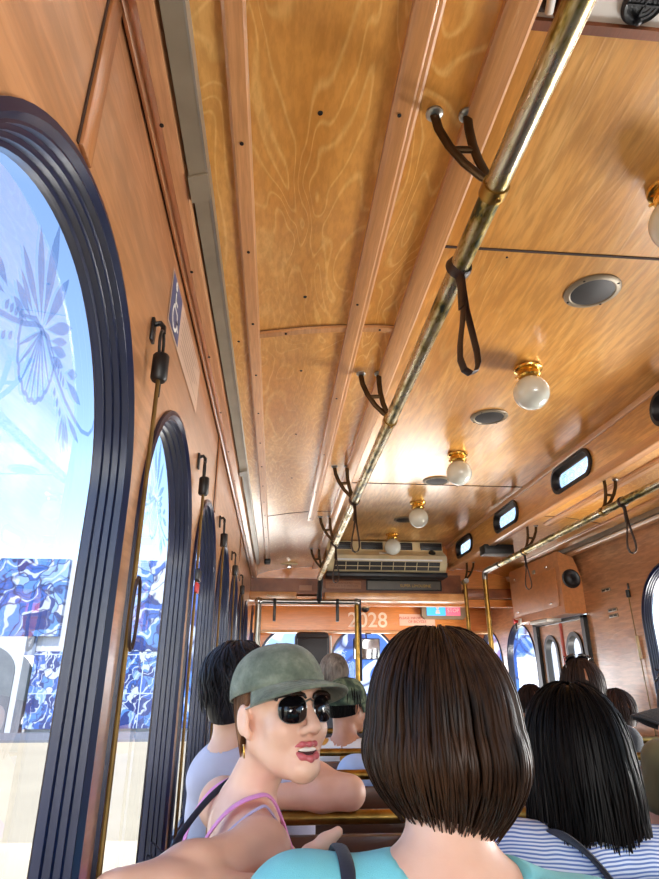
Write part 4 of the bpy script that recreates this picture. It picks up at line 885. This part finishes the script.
def person(label, hc, hyaw, byaw, pel, mats, group=None, sc=1.0, h=.008, fine=False, tilt=0, roll=0, nb=None, sh=None, el=None, wr=None, hands=((), ()), thick=1.0, lipmat=False, shw=.165, neck=.052, name='person'):
    """one seated figure. pel: pelvis centre; sh, el, wr: (left, right) joints or None"""
    skin = mats[0]; H = Frame(hc, hyaw, tilt, roll, sc); bf = V((sin(R(byaw)), cos(R(byaw)), 0)); br = V((bf.y, -bf.x, 0)); u = V((0, 0, 1))
    nb = V(nb) if nb is not None else V(hc) - bf * .035 - u * .165 * sc; pel = V(pel)
    sh = [V(sh[i]) if sh and sh[i] is not None else nb + br * (shw * (1 if i else -1)) - u * .045 for i in (0, 1)]
    sp = nb - pel; ch = nb - sp * .32 + bf * .015; wa = nb - sp * .68
    e2, w2 = [], []
    for i in (0, 1):
        sg = 1 if i else -1
        e = V(el[i]) if el and el[i] is not None else sh[i] - u * .26 + bf * .05 + br * (.035 * sg)
        e2.append(e); w2.append(V(wr[i]) if wr and wr[i] is not None else e + bf * .22 - br * (.07 * sg) - u * .02)
    T = thick; f = Field(); J = dict(H=H, nb=nb, sh=sh, el=e2, wr=w2, ch=ch, wa=wa, pel=pel, bf=bf, br=br, T=T, sc=sc)
    head(f, H, fine)
    f.rc(H.P(0, -.022, -.045), nb + u * .01, neck * .98 * sc, neck * 1.06 * sc, .03); torso(f, J, 0)
    for i in (0, 1):
        f.chain([sh[i], sh[i] * .45 + e2[i] * .55, e2[i]], [.050 * T, .043 * T, .036 * T], .03); f.chain([e2[i], e2[i] * .7 + w2[i] * .3, w2[i]], [.036 * T, .037 * T, .025 * T], .02)
        hd_ = hands[i] if hands[i] else ((w2[i] - e2[i]).normalized(), V((0, 0, 1)))
        hand(f, w2[i], *hd_[:2], S=sc * .96, side=(1 if i else -1) * -1, **(hd_[2] if len(hd_) > 2 else {}))
    J['hip'] = [pel + br * (.09 * (1 if i else -1)) for i in (0, 1)]; J['knee'] = [J['hip'][i] + bf * .40 + br * (.03 * (1 if i else -1)) + u * .03 for i in (0, 1)]; J['ank'] = [J['knee'][i] - u * (J['knee'][i].z + CH - .085) + bf * .03 for i in (0, 1)]
    legs(f, J, 0)
    for a in J['ank']: f.rc(a - bf * .03 - u * .045, a + bf * .15 - u * .052, .036, .030, .02)
    body = field_obj(name, f, h, skin); tag(body, label, 'person', group)
    J['h'] = h; return body, J
def torso(f, J, o):
    pel, wa, ch, nb, br, bf, T, sh = (J[k] for k in ('pel', 'wa', 'ch', 'nb', 'br', 'bf', 'T', 'sh'))
    for sg in (1, -1):
        f.rc(pel + br * .075 * sg, wa + br * .055 * sg, .105 * T + o, .098 * T + o, .05); f.rc(wa + br * .055 * sg, ch + br * .070 * sg, .098 * T + o, .100 * T + o, .05)
        f.rc(ch + br * .070 * sg, nb + br * .05 * sg - V((0, 0, .075)), .100 * T + o, .072 * T + o, .05)
    for s_ in sh: f.rc(nb - V((0, 0, .025)) , s_, .046 * T + o, .050 * T + o, .045)
def legs(f, J, o):
    for i in (0, 1): f.rc(J['hip'][i], J['knee'][i], .088 + o, .060 + o, .03); f.chain([J['knee'][i], J['knee'][i] * .65 + J['ank'][i] * .35, J['ank'][i]], [.060 + o, .056 + o, .038 + o], .02)
def shirt(body, J, mat, name='shirt', sleeve=.5, o=.009, cuts=(), h=None, fn=None, drop=.0, neckr=.0):
    f = Field(); torso(f, J, o)
    for i in (0, 1):
        if sleeve > 0:
            e = J['sh'][i].lerp(J['el'][i], min(1, sleeve)); f.rc(J['sh'][i], e, .050 * J['T'] + o + .002, .046 * J['T'] + o + .004, .04)
            if sleeve > 1: f.chain([J['el'][i], J['el'][i].lerp(J['wr'][i], sleeve - 1)], [.042 + o, .036 + o], .02)
    if fn: fn(f)
    up = V((0, 0, 1)); f.rc(J['nb'] - up * (.012 + drop), J['nb'] + up * .16 + J['bf'] * .03, .060 * J['sc'] + neckr, .075 + neckr, .012, 's')
    for c in cuts: f.plane(*c)
    return field_obj(name, f, h or J['h'], mat, body)
def trousers(body, J, mat):
    f = Field(); legs(f, J, .010)
    for sg in (1, -1): f.rc(J['pel'] + J['br'] * .075 * sg, J['pel'].lerp(J['wa'], .5) + J['br'] * .065 * sg, .116 * J['T'], .112 * J['T'], .05)
    return field_obj('trousers', f, max(J['h'], .010), mat, body)
def shoes(body, J, mat):
    f = Field(); bf = J['bf']; u = V((0, 0, 1))
    for a in J['ank']: f.rc(a - bf * .035 - u * .042, a + bf * .155 - u * .048, .043, .036, .02)
    f.plane((0, 0, -CH + .001), (0, 0, -1)); return field_obj('shoes', f, .010, mat, body)
# hair: a smooth cap surface plus many tapered locks that follow it
def locks(m, paths, r, n=6):
    for pts in paths:
        L = len(pts); m.tube(pts, [r * (.35 + .65 * sin(pi * min(1, (i + .6) / (L * .8)))) if i < L - 1 else r * .12 for i in range(L)], n, cap=False)
def hair_shell(H, prof, gap=None, n=48, c=(0, -.01, .02), wav=0, seed=0, off=0, side=lambda a: 1.0, front=1.0):
    """surface of revolution-like shell; prof(t) -> (radius, z); a = 0 looks forward, positive to the right"""
    rn = random.Random(seed); ph = rn.random() * 9
    def S(a, t):
        r, z = prof(t, a); r = (r + off) * side(a); w = wav * sin(a * 7 + ph) * t
        return H.P(c[0] + sin(a) * (r + w), c[1] + cos(a) * (r + w) * (1.14 if cos(a) < 0 else front), c[2] + z)
    return S
def hair(body, H, mat, prof0, seed=1, fl=1.0, nl=220, lr=.0038, steps=14, rng=(-pi, pi), c=(0, -.01, .02), side=lambda a: 1.0, sway=.05, front=1.0, tend=1.0, rag=.08, part=0.0, wave=0.0, name='hair'):
    def prof(t, a):                                   # the hairline: forehead angles stop early
        w = max(0, min(1, (cos(a) - cos(R(62))) / (1 - cos(R(62))) * 2.2)); w = w * w * (3 - 2 * w); return prof0(t * (1 - (1 - fl) * w), a)
    rn = random.Random(seed); S = hair_shell(H, prof, c=c, side=side, front=front, off=-.004); m = MB(); na, nt = 56, 22
    full = rng[1] - rng[0] > 2 * pi - .01
    A_ = [rng[0] + (rng[1] - rng[0]) * i / na for i in range(na + (0 if full else 1))]; T_ = [tend * (i / nt) for i in range(nt + 1)]
    vs = [S(a, max(t, .004)) for t in T_ for a in A_]; w = len(A_)
    fs = [(j * w + i, j * w + (i + 1) % w, (j + 1) * w + (i + 1) % w, (j + 1) * w + i) for j in range(nt) for i in range(w if full else w - 1)]
    fs.append(tuple(range(w - 1, -1, -1))) if full else None
    m.add(vs, fs, True); S2 = hair_shell(H, prof, c=c, side=side, front=front); paths = []
    for k in range(nl):
        a0 = rng[0] + (rng[1] - rng[0]) * (k + rn.random()) / nl; t0 = .03 + .30 * rn.random() ** 1.5; t1 = tend * (1 - rag * rn.random()); d = rn.gauss(0, sway); ph = rn.random() * 6.3; o = .0015 + .004 * rn.random(); pts = []
        for i in range(steps + 1):
            u = i / steps; t = t0 + (t1 - t0) * u; a = a0 + d * u + wave * sin(u * 9 + ph); p = S2(a, t); cc = H.P(c[0], c[1], c[2] - .02 * u); q = p - cc; pts.append(p + q.normalized() * (o * (1 + .6 * sin(u * 5 + ph))))
        paths.append(pts)
    locks(m, paths, lr); return m.build(name, mat, body)
def short_prof(R_=.088, top=.088, low=-.07):
    def f(t, a):
        low_a = low * (.55 + .45 * (.5 - .5 * cos(a))) if cos(a) < .2 else .025
        th = t * 1.0
        if th < .62: q = th / .62 * pi / 2; return (R_ * sin(q), top * cos(q))
        w = (th - .62) / .38; return (R_ * (1 - .12 * w * w), low_a * w)
    return f
def cap_shape(body, H, mat, name='cap', brim=True, button=True, R1=.089, top=.108, base=.018, brim_len=.072, droop=.020, half=82):
    """six panel cap: crown, brim, button"""
    n, k = 48, 14; vs = []
    for j in range(k + 1):
        q = j / k * pi / 2
        for i in range(n):
            a = 2 * pi * i / n; seam = 1 - .010 * abs(sin(a * 3)) * cos(q * .5); rr = R1 * (cos(q) ** .72) * seam
            vs.append(H.P(sin(a) * rr * .93, -.004 + cos(a) * rr * 1.20, base + (top - base) * sin(q) + (.010 * (1 - cos(a)) * -.5 if j == 0 else 0)))
    fs = [(j * n + i, j * n + (i + 1) % n, (j + 1) * n + (i + 1) % n, (j + 1) * n + i) for j in range(k) for i in range(n)]
    c = mesh(name, [v for v in vs], fs, mat, body, True); md = c.modifiers.new('thick', 'SOLIDIFY'); md.thickness = .004; md.offset = -1
    m = MB(); m.tube([H.P(sin(2 * pi * i / n) * R1 * .935, -.004 + cos(2 * pi * i / n) * R1 * 1.205, base + .010) for i in range(n)], 1, 8, closed=True, flat=(.010, .0018, tuple(H.r))); 
    for s_ in range(3): m.tube([H.P(sin(a_) * R1 * (cos(q) ** .72) * .935, -.004 + cos(a_) * R1 * (cos(q) ** .72) * 1.205, base + (top - base) * sin(q) + .0008) for a_, q in [((pi / 3 * s_ + pi / 6), t / 12 * pi / 2) for t in range(12)] + [((pi / 3 * s_ + pi / 6 + pi), t / 12 * pi / 2) for t in range(11, -1, -1)]], .0014, 6)
    m.build('seams', mat, c)
    if brim:
        nu, nv = 30, 8; vs = []
        for v in range(nv + 1):
            for i in range(nu + 1):
                a = R(-half + 2 * half * i / nu); L = brim_len * (max(0, cos(a * 88.5 / half)) ** .55) * v / nv; rr = R1 * .98
                x = sin(a) * (rr * .93 + L * .55); y = -.004 + cos(a) * rr * 1.20 + L * (.35 + .65 * cos(a)); z = base + .004 - droop * (sin(a) ** 2) * (.5 + .7 * v / nv) - .018 * (v / nv) ** 1.3
                vs.append(H.P(x, y, z))
        fs = [(v * (nu + 1) + i, v * (nu + 1) + i + 1, (v + 1) * (nu + 1) + i + 1, (v + 1) * (nu + 1) + i) for v in range(nv) for i in range(nu)]
        b_ = mesh('brim', vs, fs, mat, c, True); md = b_.modifiers.new('thick', 'SOLIDIFY'); md.thickness = .005; md.offset = 0
        m = MB(); e = [V(vs[nv * (nu + 1) + i]) for i in range(nu + 1)]; m.tube(e, .0030, 8)
        for fr_ in (.35, .55, .75, .9):
            j = fr_ * nv; j0 = int(j); m.tube([V(vs[j0 * (nu + 1) + i]).lerp(V(vs[(j0 + 1) * (nu + 1) + i]), j - j0) + H.u * .0027 for i in range(2, nu - 1)], .0008, 5)
        m.build('stitching', mat, c)
    if button: MB().lathe([(.008, 0), (.007, .004), (.0001, .006)], H.P(0, -.010, top - .002), tuple(H.u), 14).build('button', mat, c)
    return c
def sunglasses(body, H, y=.101, z=.0, up=False):
    g = bpy.data.objects.new('sunglasses', None); link(g, body); S = H.s
    def O(cx, e=1.0): return [(cx + .0250 * e * (abs(cos(t)) ** .8) * (1 if cos(t) > 0 else -1), z - .004 + .0215 * e * (abs(sin(t)) ** .85) * (1 if sin(t) > 0 else -1) - (.003 if sin(t) < 0 else 0)) for t in [2 * pi * i / 32 for i in range(32)]]
    def Y(x): return y - .55 * x * x / .1 * 1.0
    for sx in (1, -1):
        o = O(.033 * sx); m = MB(); m.add([H.P(.033 * sx, Y(.033) + .001, z - .004)] + [H.P(a, Y(abs(a)), b) for a, b in o], [(0, 1 + i, 1 + (i + 1) % 32) for i in range(32)], True); l = m.build('lens', M['lens'], g); md = l.modifiers.new('thick', 'SOLIDIFY'); md.thickness = .002
        MB().tube([H.P(a, Y(abs(a)) + .0005, b) for a, b in o], .0013 * S, 8, closed=True).build('rim', M['steel'], g)
        o2 = [H.P(a, Y(abs(a)) + .002, b) for a, b in [(.008 * sx, z + .012), (.012 * sx, z + .018), (.022 * sx, z + .0215), (.036 * sx, z + .022), (.050 * sx, z + .021), (.060 * sx, z + .018), (.062 * sx, z + .011)]]
        MB().tube(o2, [.002, .0036, .0046, .0048, .0048, .0042, .003], 10).build('browline', M['tort'], g)
        MB().tube([H.P(.061 * sx, Y(.061) + .002, z + .015), H.P(.070 * sx, .070, z + .014), H.P(.076 * sx, .03, z + .011), H.P(.078 * sx, -.002, z + .007), H.P(.076 * sx, -.028, z - .012)], .0019 * S, 8).build('temple', M['tort' if up else 'steel'], g)
    MB().tube([H.P(-.010, Y(.01), z + .006), H.P(0, Y(0) + .004, z + .011), H.P(.010, Y(.01), z + .006)], .0016, 8).build('bridge', M['steel'], g); return g
def strap_on(name, pts, w, t, upv, mat, body, n=10): return MB().tube(pts, 1, n, flat=(w, t, upv)).build(name, mat, body)
def smooth_path(pts, n=6):
    P = [V(p) for p in pts]; out = []
    for i in range(len(P) - 1):
        p0, p1, p2, p3 = P[max(i - 1, 0)], P[i], P[i + 1], P[min(i + 2, len(P) - 1)]
        for k in range(n):
            t = k / n; out.append(.5 * ((2 * p1) + (p2 - p0) * t + (2 * p0 - 5 * p1 + 4 * p2 - p3) * t * t + (3 * p1 - p0 - 3 * p2 + p3) * t ** 3))
    return out + [P[-1]]

# --- the woman in the green cap, twisted round on the second bench
bodyA, J = person('laughing woman in a faded green cap and dark sunglasses, turned round, arm on bench', (.010, 1.212, -.062), 147, 82, (.03, 1.34, -.735), [M['skin']], sc=.94, h=.0032, fine=True, tilt=9, roll=0,
    nb=(-.046, 1.285, -.220), sh=[(-.100, 1.45, -.245), (-.016, 1.105, -.256)], el=[(.05, 1.58, -.46), (-.182, .880, -.252)], wr=[(.22, 1.46, -.52), (.012, 1.000, -.278)],
    hands=((), (V((.96, .16, -.08)), V((.1, -.75, .35)), dict(curl=.6, thumb=(.84, .10, .52)))), thick=.88, neck=.046)
H = J['H']
teeth = Field(); teeth.el(H.P(0, .0858, -.0700), [.0190, .0068, .0046], H.rot); field_obj('teeth', teeth, .0014, M['teeth'], bodyA)
for nm, q in (('upper_lip', ((-.029, .0780, -.0655), (-.014, .0918, -.0612), (0, .0960, -.0618), (.014, .0918, -.0612), (.029, .0780, -.0655))), ('lower_lip', ((-.028, .0780, -.0680), (-.016, .0905, -.0810), (0, .0948, -.0860), (.016, .0905, -.0810), (.028, .0780, -.0680)))):
    f = Field(); f.chain([H.P(*p) for p in q], [.0020, .0032, .0030, .0032, .0020] if nm[0] == 'u' else [.0020, .0038, .0044, .0038, .0020], .008); field_obj(nm, f, .0010, M['lip'], bodyA)
f = Field(); f.el(H.P(0, .0832, -.0735), [.0225, .0075, .0105], H.rot); field_obj('mouth', f, .0014, M['mouth'], bodyA)
cap_shape(bodyA, H, M['cap'], R1=.090, top=.126, base=.041, brim_len=.072, droop=.014, half=72)
sunglasses(bodyA, H, y=.104, z=.002)
m = MB(); rn = random.Random(5); paths = []
for sx in (1, -1):
    for k in range(46):
        a = R(62 + 105 * rn.random()); y0 = .006; rr = .083; p = []
        for i in range(9):
            u = i / 8; ang = a + (R(150) - a) * u * .55; p.append(H.P(sx * sin(ang) * (rr * (.93 - .10 * u)) , -.012 + cos(ang) * rr * (1.08 - .08 * u), .040 - (.052 + .075 * max(0, -cos(ang))) * u + .002 * sin(k + u * 4)))
        paths.append(p)
locks(m, paths, .0040); m.build('hair', M['hair_light'], bodyA)
MB().tube([H.P(.079 + .003 * sin(R(a)), -.004 + .006 * sin(R(a)), -.050 - .011 + .011 * cos(R(a))) for a in range(0, 360, 24)], .0013, 8, closed=True).build('earring', M['brass'], bodyA)
up = V((0, 0, 1))
def surf_pt(J, base, d, o=.0): return V(base) + V(d) * o
# pink ribbed top: torso shell cut low at the back, with straps
f_ = lambda f: None
tp = shirt(bodyA, J, M['pink'], 'tank_top', sleeve=0, o=.006, h=.006, drop=.0, cuts=[(J['nb'] - up * .115 - J['bf'] * .0, up * .96 - J['bf'] * -.12)])
tp.data.update()
nb, sh, bf, br = J['nb'], J['sh'], J['bf'], J['br']
rs = nb.lerp(sh[1], .52) + up * .046; ls = nb.lerp(sh[0], .55) + up * .046
def back(p, dz, o): return p - up * dz - bf * o
strap_on('top_strap', smooth_path([rs + bf * .07 - up * .08, rs + bf * .035 - up * .006, rs, rs - bf * .045 - up * .022 - br * .004, rs - bf * .082 - up * .07 - br * .012, rs - bf * .098 - up * .13 - br * .02]), .014, .0028, (0, 0, 1), M['pink'], bodyA)
strap_on('top_strap', smooth_path([ls + bf * .07 - up * .08, ls + bf * .035 - up * .006, ls, ls - bf * .045 - up * .022, ls - bf * .080 - up * .07 + br * .01, ls - bf * .096 - up * .13 + br * .02]), .012, .0028, (0, 0, 1), M['pink'], bodyA)
q = nb.lerp(sh[1], .86) + up * .052
strap_on('bra_strap', smooth_path([q + bf * .05 - up * .05, q + bf * .02 - up * .004, q, q - bf * .045 - up * .035 - br * .02, q - bf * .07 - up * .08 - br * .05]), .006, .002, (0, 0, 1), M['lilac'], bodyA)
q = nb.lerp(sh[0], .32) + up * .050
bs = strap_on('bag_strap', smooth_path([q + bf * .07 - up * .06, q + bf * .03, q, q - bf * .055 - up * .035 + br * .01, q - bf * .110 - up * .10 + br * .02, q - bf * .125 - up * .16 + br * .03]), .0062, .003, (0, 1, 0), M['navy'], bodyA)
kp = q - bf * .118 - up * .125 + br * .022
MB().ball(kp - bf * .006, .0085, 12).build('silver_bead', M['chrome'], bs)
m = MB()
for k in range(3): m.tube(smooth_path([kp - bf * .004, kp - bf * (.022 + .008 * k) + up * (.012 - .012 * k) - br * .004, kp - bf * (.038 + .006 * k) + up * (.024 - .02 * k), kp - bf * .030 - up * (.012 + .012 * k), kp - up * .006]), .0018, 6)
m.build('cord_knot', M['navy'], bs)
trousers(bodyA, J, M['denim']); shoes(bodyA, J, M['grey'])

# --- the woman in the aqua top, seen from behind
bodyC, J = person('woman in an aqua top with a glossy dark brown bob, seen from behind, nearest', (.214, .835, -.062), -6, 4, (.20, .62, -.735), [M['skin']], sc=.95, h=.0055, nb=(.205, .795, -.212), sh=[(.035, .80, -.252), (.372, .80, -.285)], thick=1.0, neck=.05)
H = J['H']
def bob(t, a):
    bk = .5 - .5 * cos(a)                              # 1 at the back
    low = -.112 - .010 * sin(a) - .008 * bk
    if t < .45: q = t / .45 * pi / 2; return (.094 * sin(q) ** .86, .124 * cos(q) - .006 * max(0, 1 - abs(sin(q)) * 3))
    w = (t - .45) / .55; return (.094 + .012 * sin(pi * min(1, w * 1.05)) - .042 * w ** 2.0, low * w)
hair(bodyC, H, M['hair_brown'], bob, seed=3, nl=520, lr=.0026, steps=20, fl=.40, c=(0, -.012, .006), sway=.10, rag=.10, tend=1.0, wave=.012)
tp = Field(); torso(tp, J, .009)
for i in (0, 1): tp.rc(J['sh'][i], J['sh'][i].lerp(J['el'][i], .35), .060, .058, .04)
tp.rc(J['nb'] + up * .012 + V((.01, -.015, 0)), J['nb'] + up * .16, .066, .10, .012, 's')
tt = field_obj('aqua_top', tp, .006, M['teal'], bodyC)
q = J['nb'].lerp(J['sh'][1], .62) + up * .034
m = MB(); m.tube(smooth_path([q + V((-.03, -.03, -.0)), q + V((-.012, -.042, .012)), q + V((.012, -.044, .010)), q + V((.028, -.036, -.008))]), 1, 10, flat=(.012, .007, (0, 0, 1))); m.build('shoulder_knot', M['teal'], bodyC)
q = J['sh'][0] + V((.045, .0, .052))
strap_on('bag_strap', smooth_path([q + V((-.004, .07, -.07)), q + V((-.004, .056, -.02)), q + V((0, .030, .012)), q + V((.003, .0, .017)), q + V((.006, -.036, .004)), q + V((.008, -.060, -.04)), q + V((.01, -.068, -.10))]), .009, .003, (0, 0, 1), M['navy'], bodyC)
trousers(bodyC, J, M['denim']); shoes(bodyC, J, M['charcoal'])

# --- the woman in the striped shirt
bodyD, J = person('woman with long black hair in blue pinstripe shirt with dark strap, beside the aqua top', (.566, 1.205, -.135), 4, 8, (.53, 1.24, -.735), [M['skin']], sc=.96, h=.006, nb=(.578, 1.165, -.268), sh=[(.425, 1.17, -.300), (.735, 1.165, -.312)])
H = J['H']
def longbob(t, a):
    low = -.130 - .014 * (.5 - .5 * cos(a))
    if t < .4: q = t / .4 * pi / 2; return (.092 * sin(q) ** .86, .120 * cos(q))
    w = (t - .4) / .6; return (.092 + .010 * w ** .8, low * w)
hair(bodyD, H, M['hair_black'], longbob, seed=8, nl=420, lr=.0030, steps=18, fl=.42, c=(0, -.012, .008), sway=.07, rag=.07, wave=.01)
m = MB(); rn = random.Random(2); pp = []
for k in range(26):
    a = R(55 + 22 * rn.random()); pp.append([H.P(sin(a) * (.112 + .03 * u + .004 * rn.random()), cos(a) * .10 - .03 * u, -.03 - .17 * u) for u in [i / 8 for i in range(9)]])
locks(m, pp, .0026); m.build('hair_lock', M['hair_light'], bodyD)
def coll(f): f.chain([J['nb'] + V((-.075, -.005, -.012)), J['nb'] + V((-.04, -.06, -.008)), J['nb'] + V((.03, -.065, -.010)), J['nb'] + V((.085, -.01, -.018))], [.024, .026, .026, .024], .02)
shirt(bodyD, J, M['stripe'], 'striped_shirt', sleeve=.9, o=.012, h=.006, fn=coll, drop=-.01)
b0 = J['nb'] + V((-.075, -.055, -.005))
strap_on('bag_strap', smooth_path([b0 + V((-.03, .06, -.02)), b0 + V((-.015, .02, .022)), b0 + V((.01, -.035, .005)), b0 + V((.07, -.066, -.085)), b0 + V((.13, -.068, -.18)), b0 + V((.19, -.06, -.30))]), .026, .004, (0, -1, .4), M['navy'], bodyD)
trousers(bodyD, J, M['denim']); shoes(bodyD, J, M['charcoal'])

# --- the man in the white T-shirt by the window
bodyB, J = person('person with wavy black hair in a white T-shirt, elbow on the brass rail', (-.100, 1.81, -.038), 25, 35, (.025, 1.93, -.735), [M['skin']], sc=1.0, h=.006, thick=.95, nb=(-.108, 1.80, -.178), sh=[(-.132, 1.87, -.232), (.010, 1.745, -.222)], el=[(-.10, 2.0, -.46), (.183, 1.585, -.250)], wr=[(.06, 2.08, -.52), (-.03, 1.61, -.262)],
    hands=((), (V((-.9, .2, .1)), V((0, 0, 1)))))
H = J['H']
def wavy(t, a):
    low = -.075 * (.5 - .5 * cos(a)) - .02
    if t < .6: q = t / .6 * pi / 2; return (.096 * sin(q) ** .86, .112 * cos(q))
    w = (t - .6) / .4; return (.094 - .020 * w ** 2, low * w)
hair(bodyB, H, M['hair_wavy'], wavy, seed=12, nl=300, lr=.0045, steps=14, fl=.45, c=(0, -.010, .018), sway=.25, rag=.45, wave=.10)
shirt(bodyB, J, M['tee'], 't_shirt', sleeve=.42, o=.010, h=.006)
trousers(bodyB, J, M['charcoal']); shoes(bodyB, J, M['grey'])

# --- passengers farther forward
def passer(label, hc, hyaw, byaw, px_, sm, skin='skin', hairm='hair_short', hp=None, capm=None, capyaw=None, sc=.98, pm='denim', sleeve=.5, nl=120, lr=.004, hair_=True, group=None, sh=None, **kw):
    b_, j = person(label, hc, hyaw, byaw, (px_[0], px_[1], -.735), [M[skin]], sc=sc, h=.010, group=group, sh=sh, **kw)
    if hair_: hair(b_, j['H'], M[hairm], hp or (short_prof(.090, .114) if not capm else short_prof(.084, .098)), seed=int(abs(hc[0]) * 100 + 3), nl=nl, lr=lr, steps=9, sway=.12, rag=.25, fl=.5 if not capm else .2, c=(0, -.010, .016))
    shirt(b_, j, M[sm], 'shirt', sleeve=sleeve, o=.010, h=.010); trousers(b_, j, M[pm]); shoes(b_, j, M['charcoal'])
    return b_, j
passer('person in a pale blue shirt beyond the second brass rail, half behind the brown bob', (.47, 2.48, -.125), 0, 0, (.46, 2.55), 'lightblue', hairm='hair_brown')
b_, j = passer('person in a camouflage cap and white printed shirt behind the pale blue shirt', (.345, 3.06, -.12), 50, 20, (.33, 3.17), 'print', skin='skin2', hairm='hair_black', capm=1, sc=1.0)
cap_shape(b_, j['H'], M['camo'], R1=.094, top=.118, base=.01, brim_len=.07)
passer('grey curly haired passenger near the driver seat', (.385, 4.15, .015), 10, 0, (.38, 4.2), 'grey', hairm='hair_grey', lr=.006, nl=160, sc=1.0)
b_, j = passer('man with sunglasses pushed up on his cropped dark head, in front of the doors', (1.50, 3.02, -.055), 0, 0, (1.49, 2.95), 'charcoal', skin='skin2', sc=1.08)
Hs = Frame(j['H'].P(0, -.03, .085), 0, 52, 0, 1.0); sunglasses(b_, Hs, y=.075, z=.0, up=True)
passer('small cropped dark head right of the man with sunglasses on his head', (1.84, 3.34, -.185), 0, 0, (1.86, 3.45), 'grey', skin='skin2', sc=.98)
passer('tiny dark head left of the man with sunglasses on his head', (1.70, 4.16, -.17), 0, 0, (1.62, 4.22), 'grey', skin='skin2', sc=.98)
b_, j = passer('person in a black cap with sunglasses on its crown, cut off at right edge', (1.185, 1.715, -.100), -82, -25, (1.42, 1.66), 'grey', hairm='hair_black', capm=1, sc=.98, fine=True, nb=(1.24, 1.72, -.265))
cap_shape(b_, j['H'], M['charcoal'], R1=.093, top=.115, base=.016, brim_len=.080, droop=.045)
Hs = Frame(j['H'].P(0, .02, .075), -82, 35, 0, 1.0); sunglasses(b_, Hs, y=.075, z=.0, up=True)
passer('person in an olive shirt seen beyond the black cap, facing forward', (1.585, 2.30, -.155), -5, 0, (1.56, 2.40), 'olive', hairm='hair_short', sc=.98, sh=[(1.395, 2.28, -.275), (1.75, 2.28, -.36)])

# ------------------------------------------------------------------ lift everything so that the floor is at zero
for o in SC.objects:
    if o.parent is None: o.location.z += CH
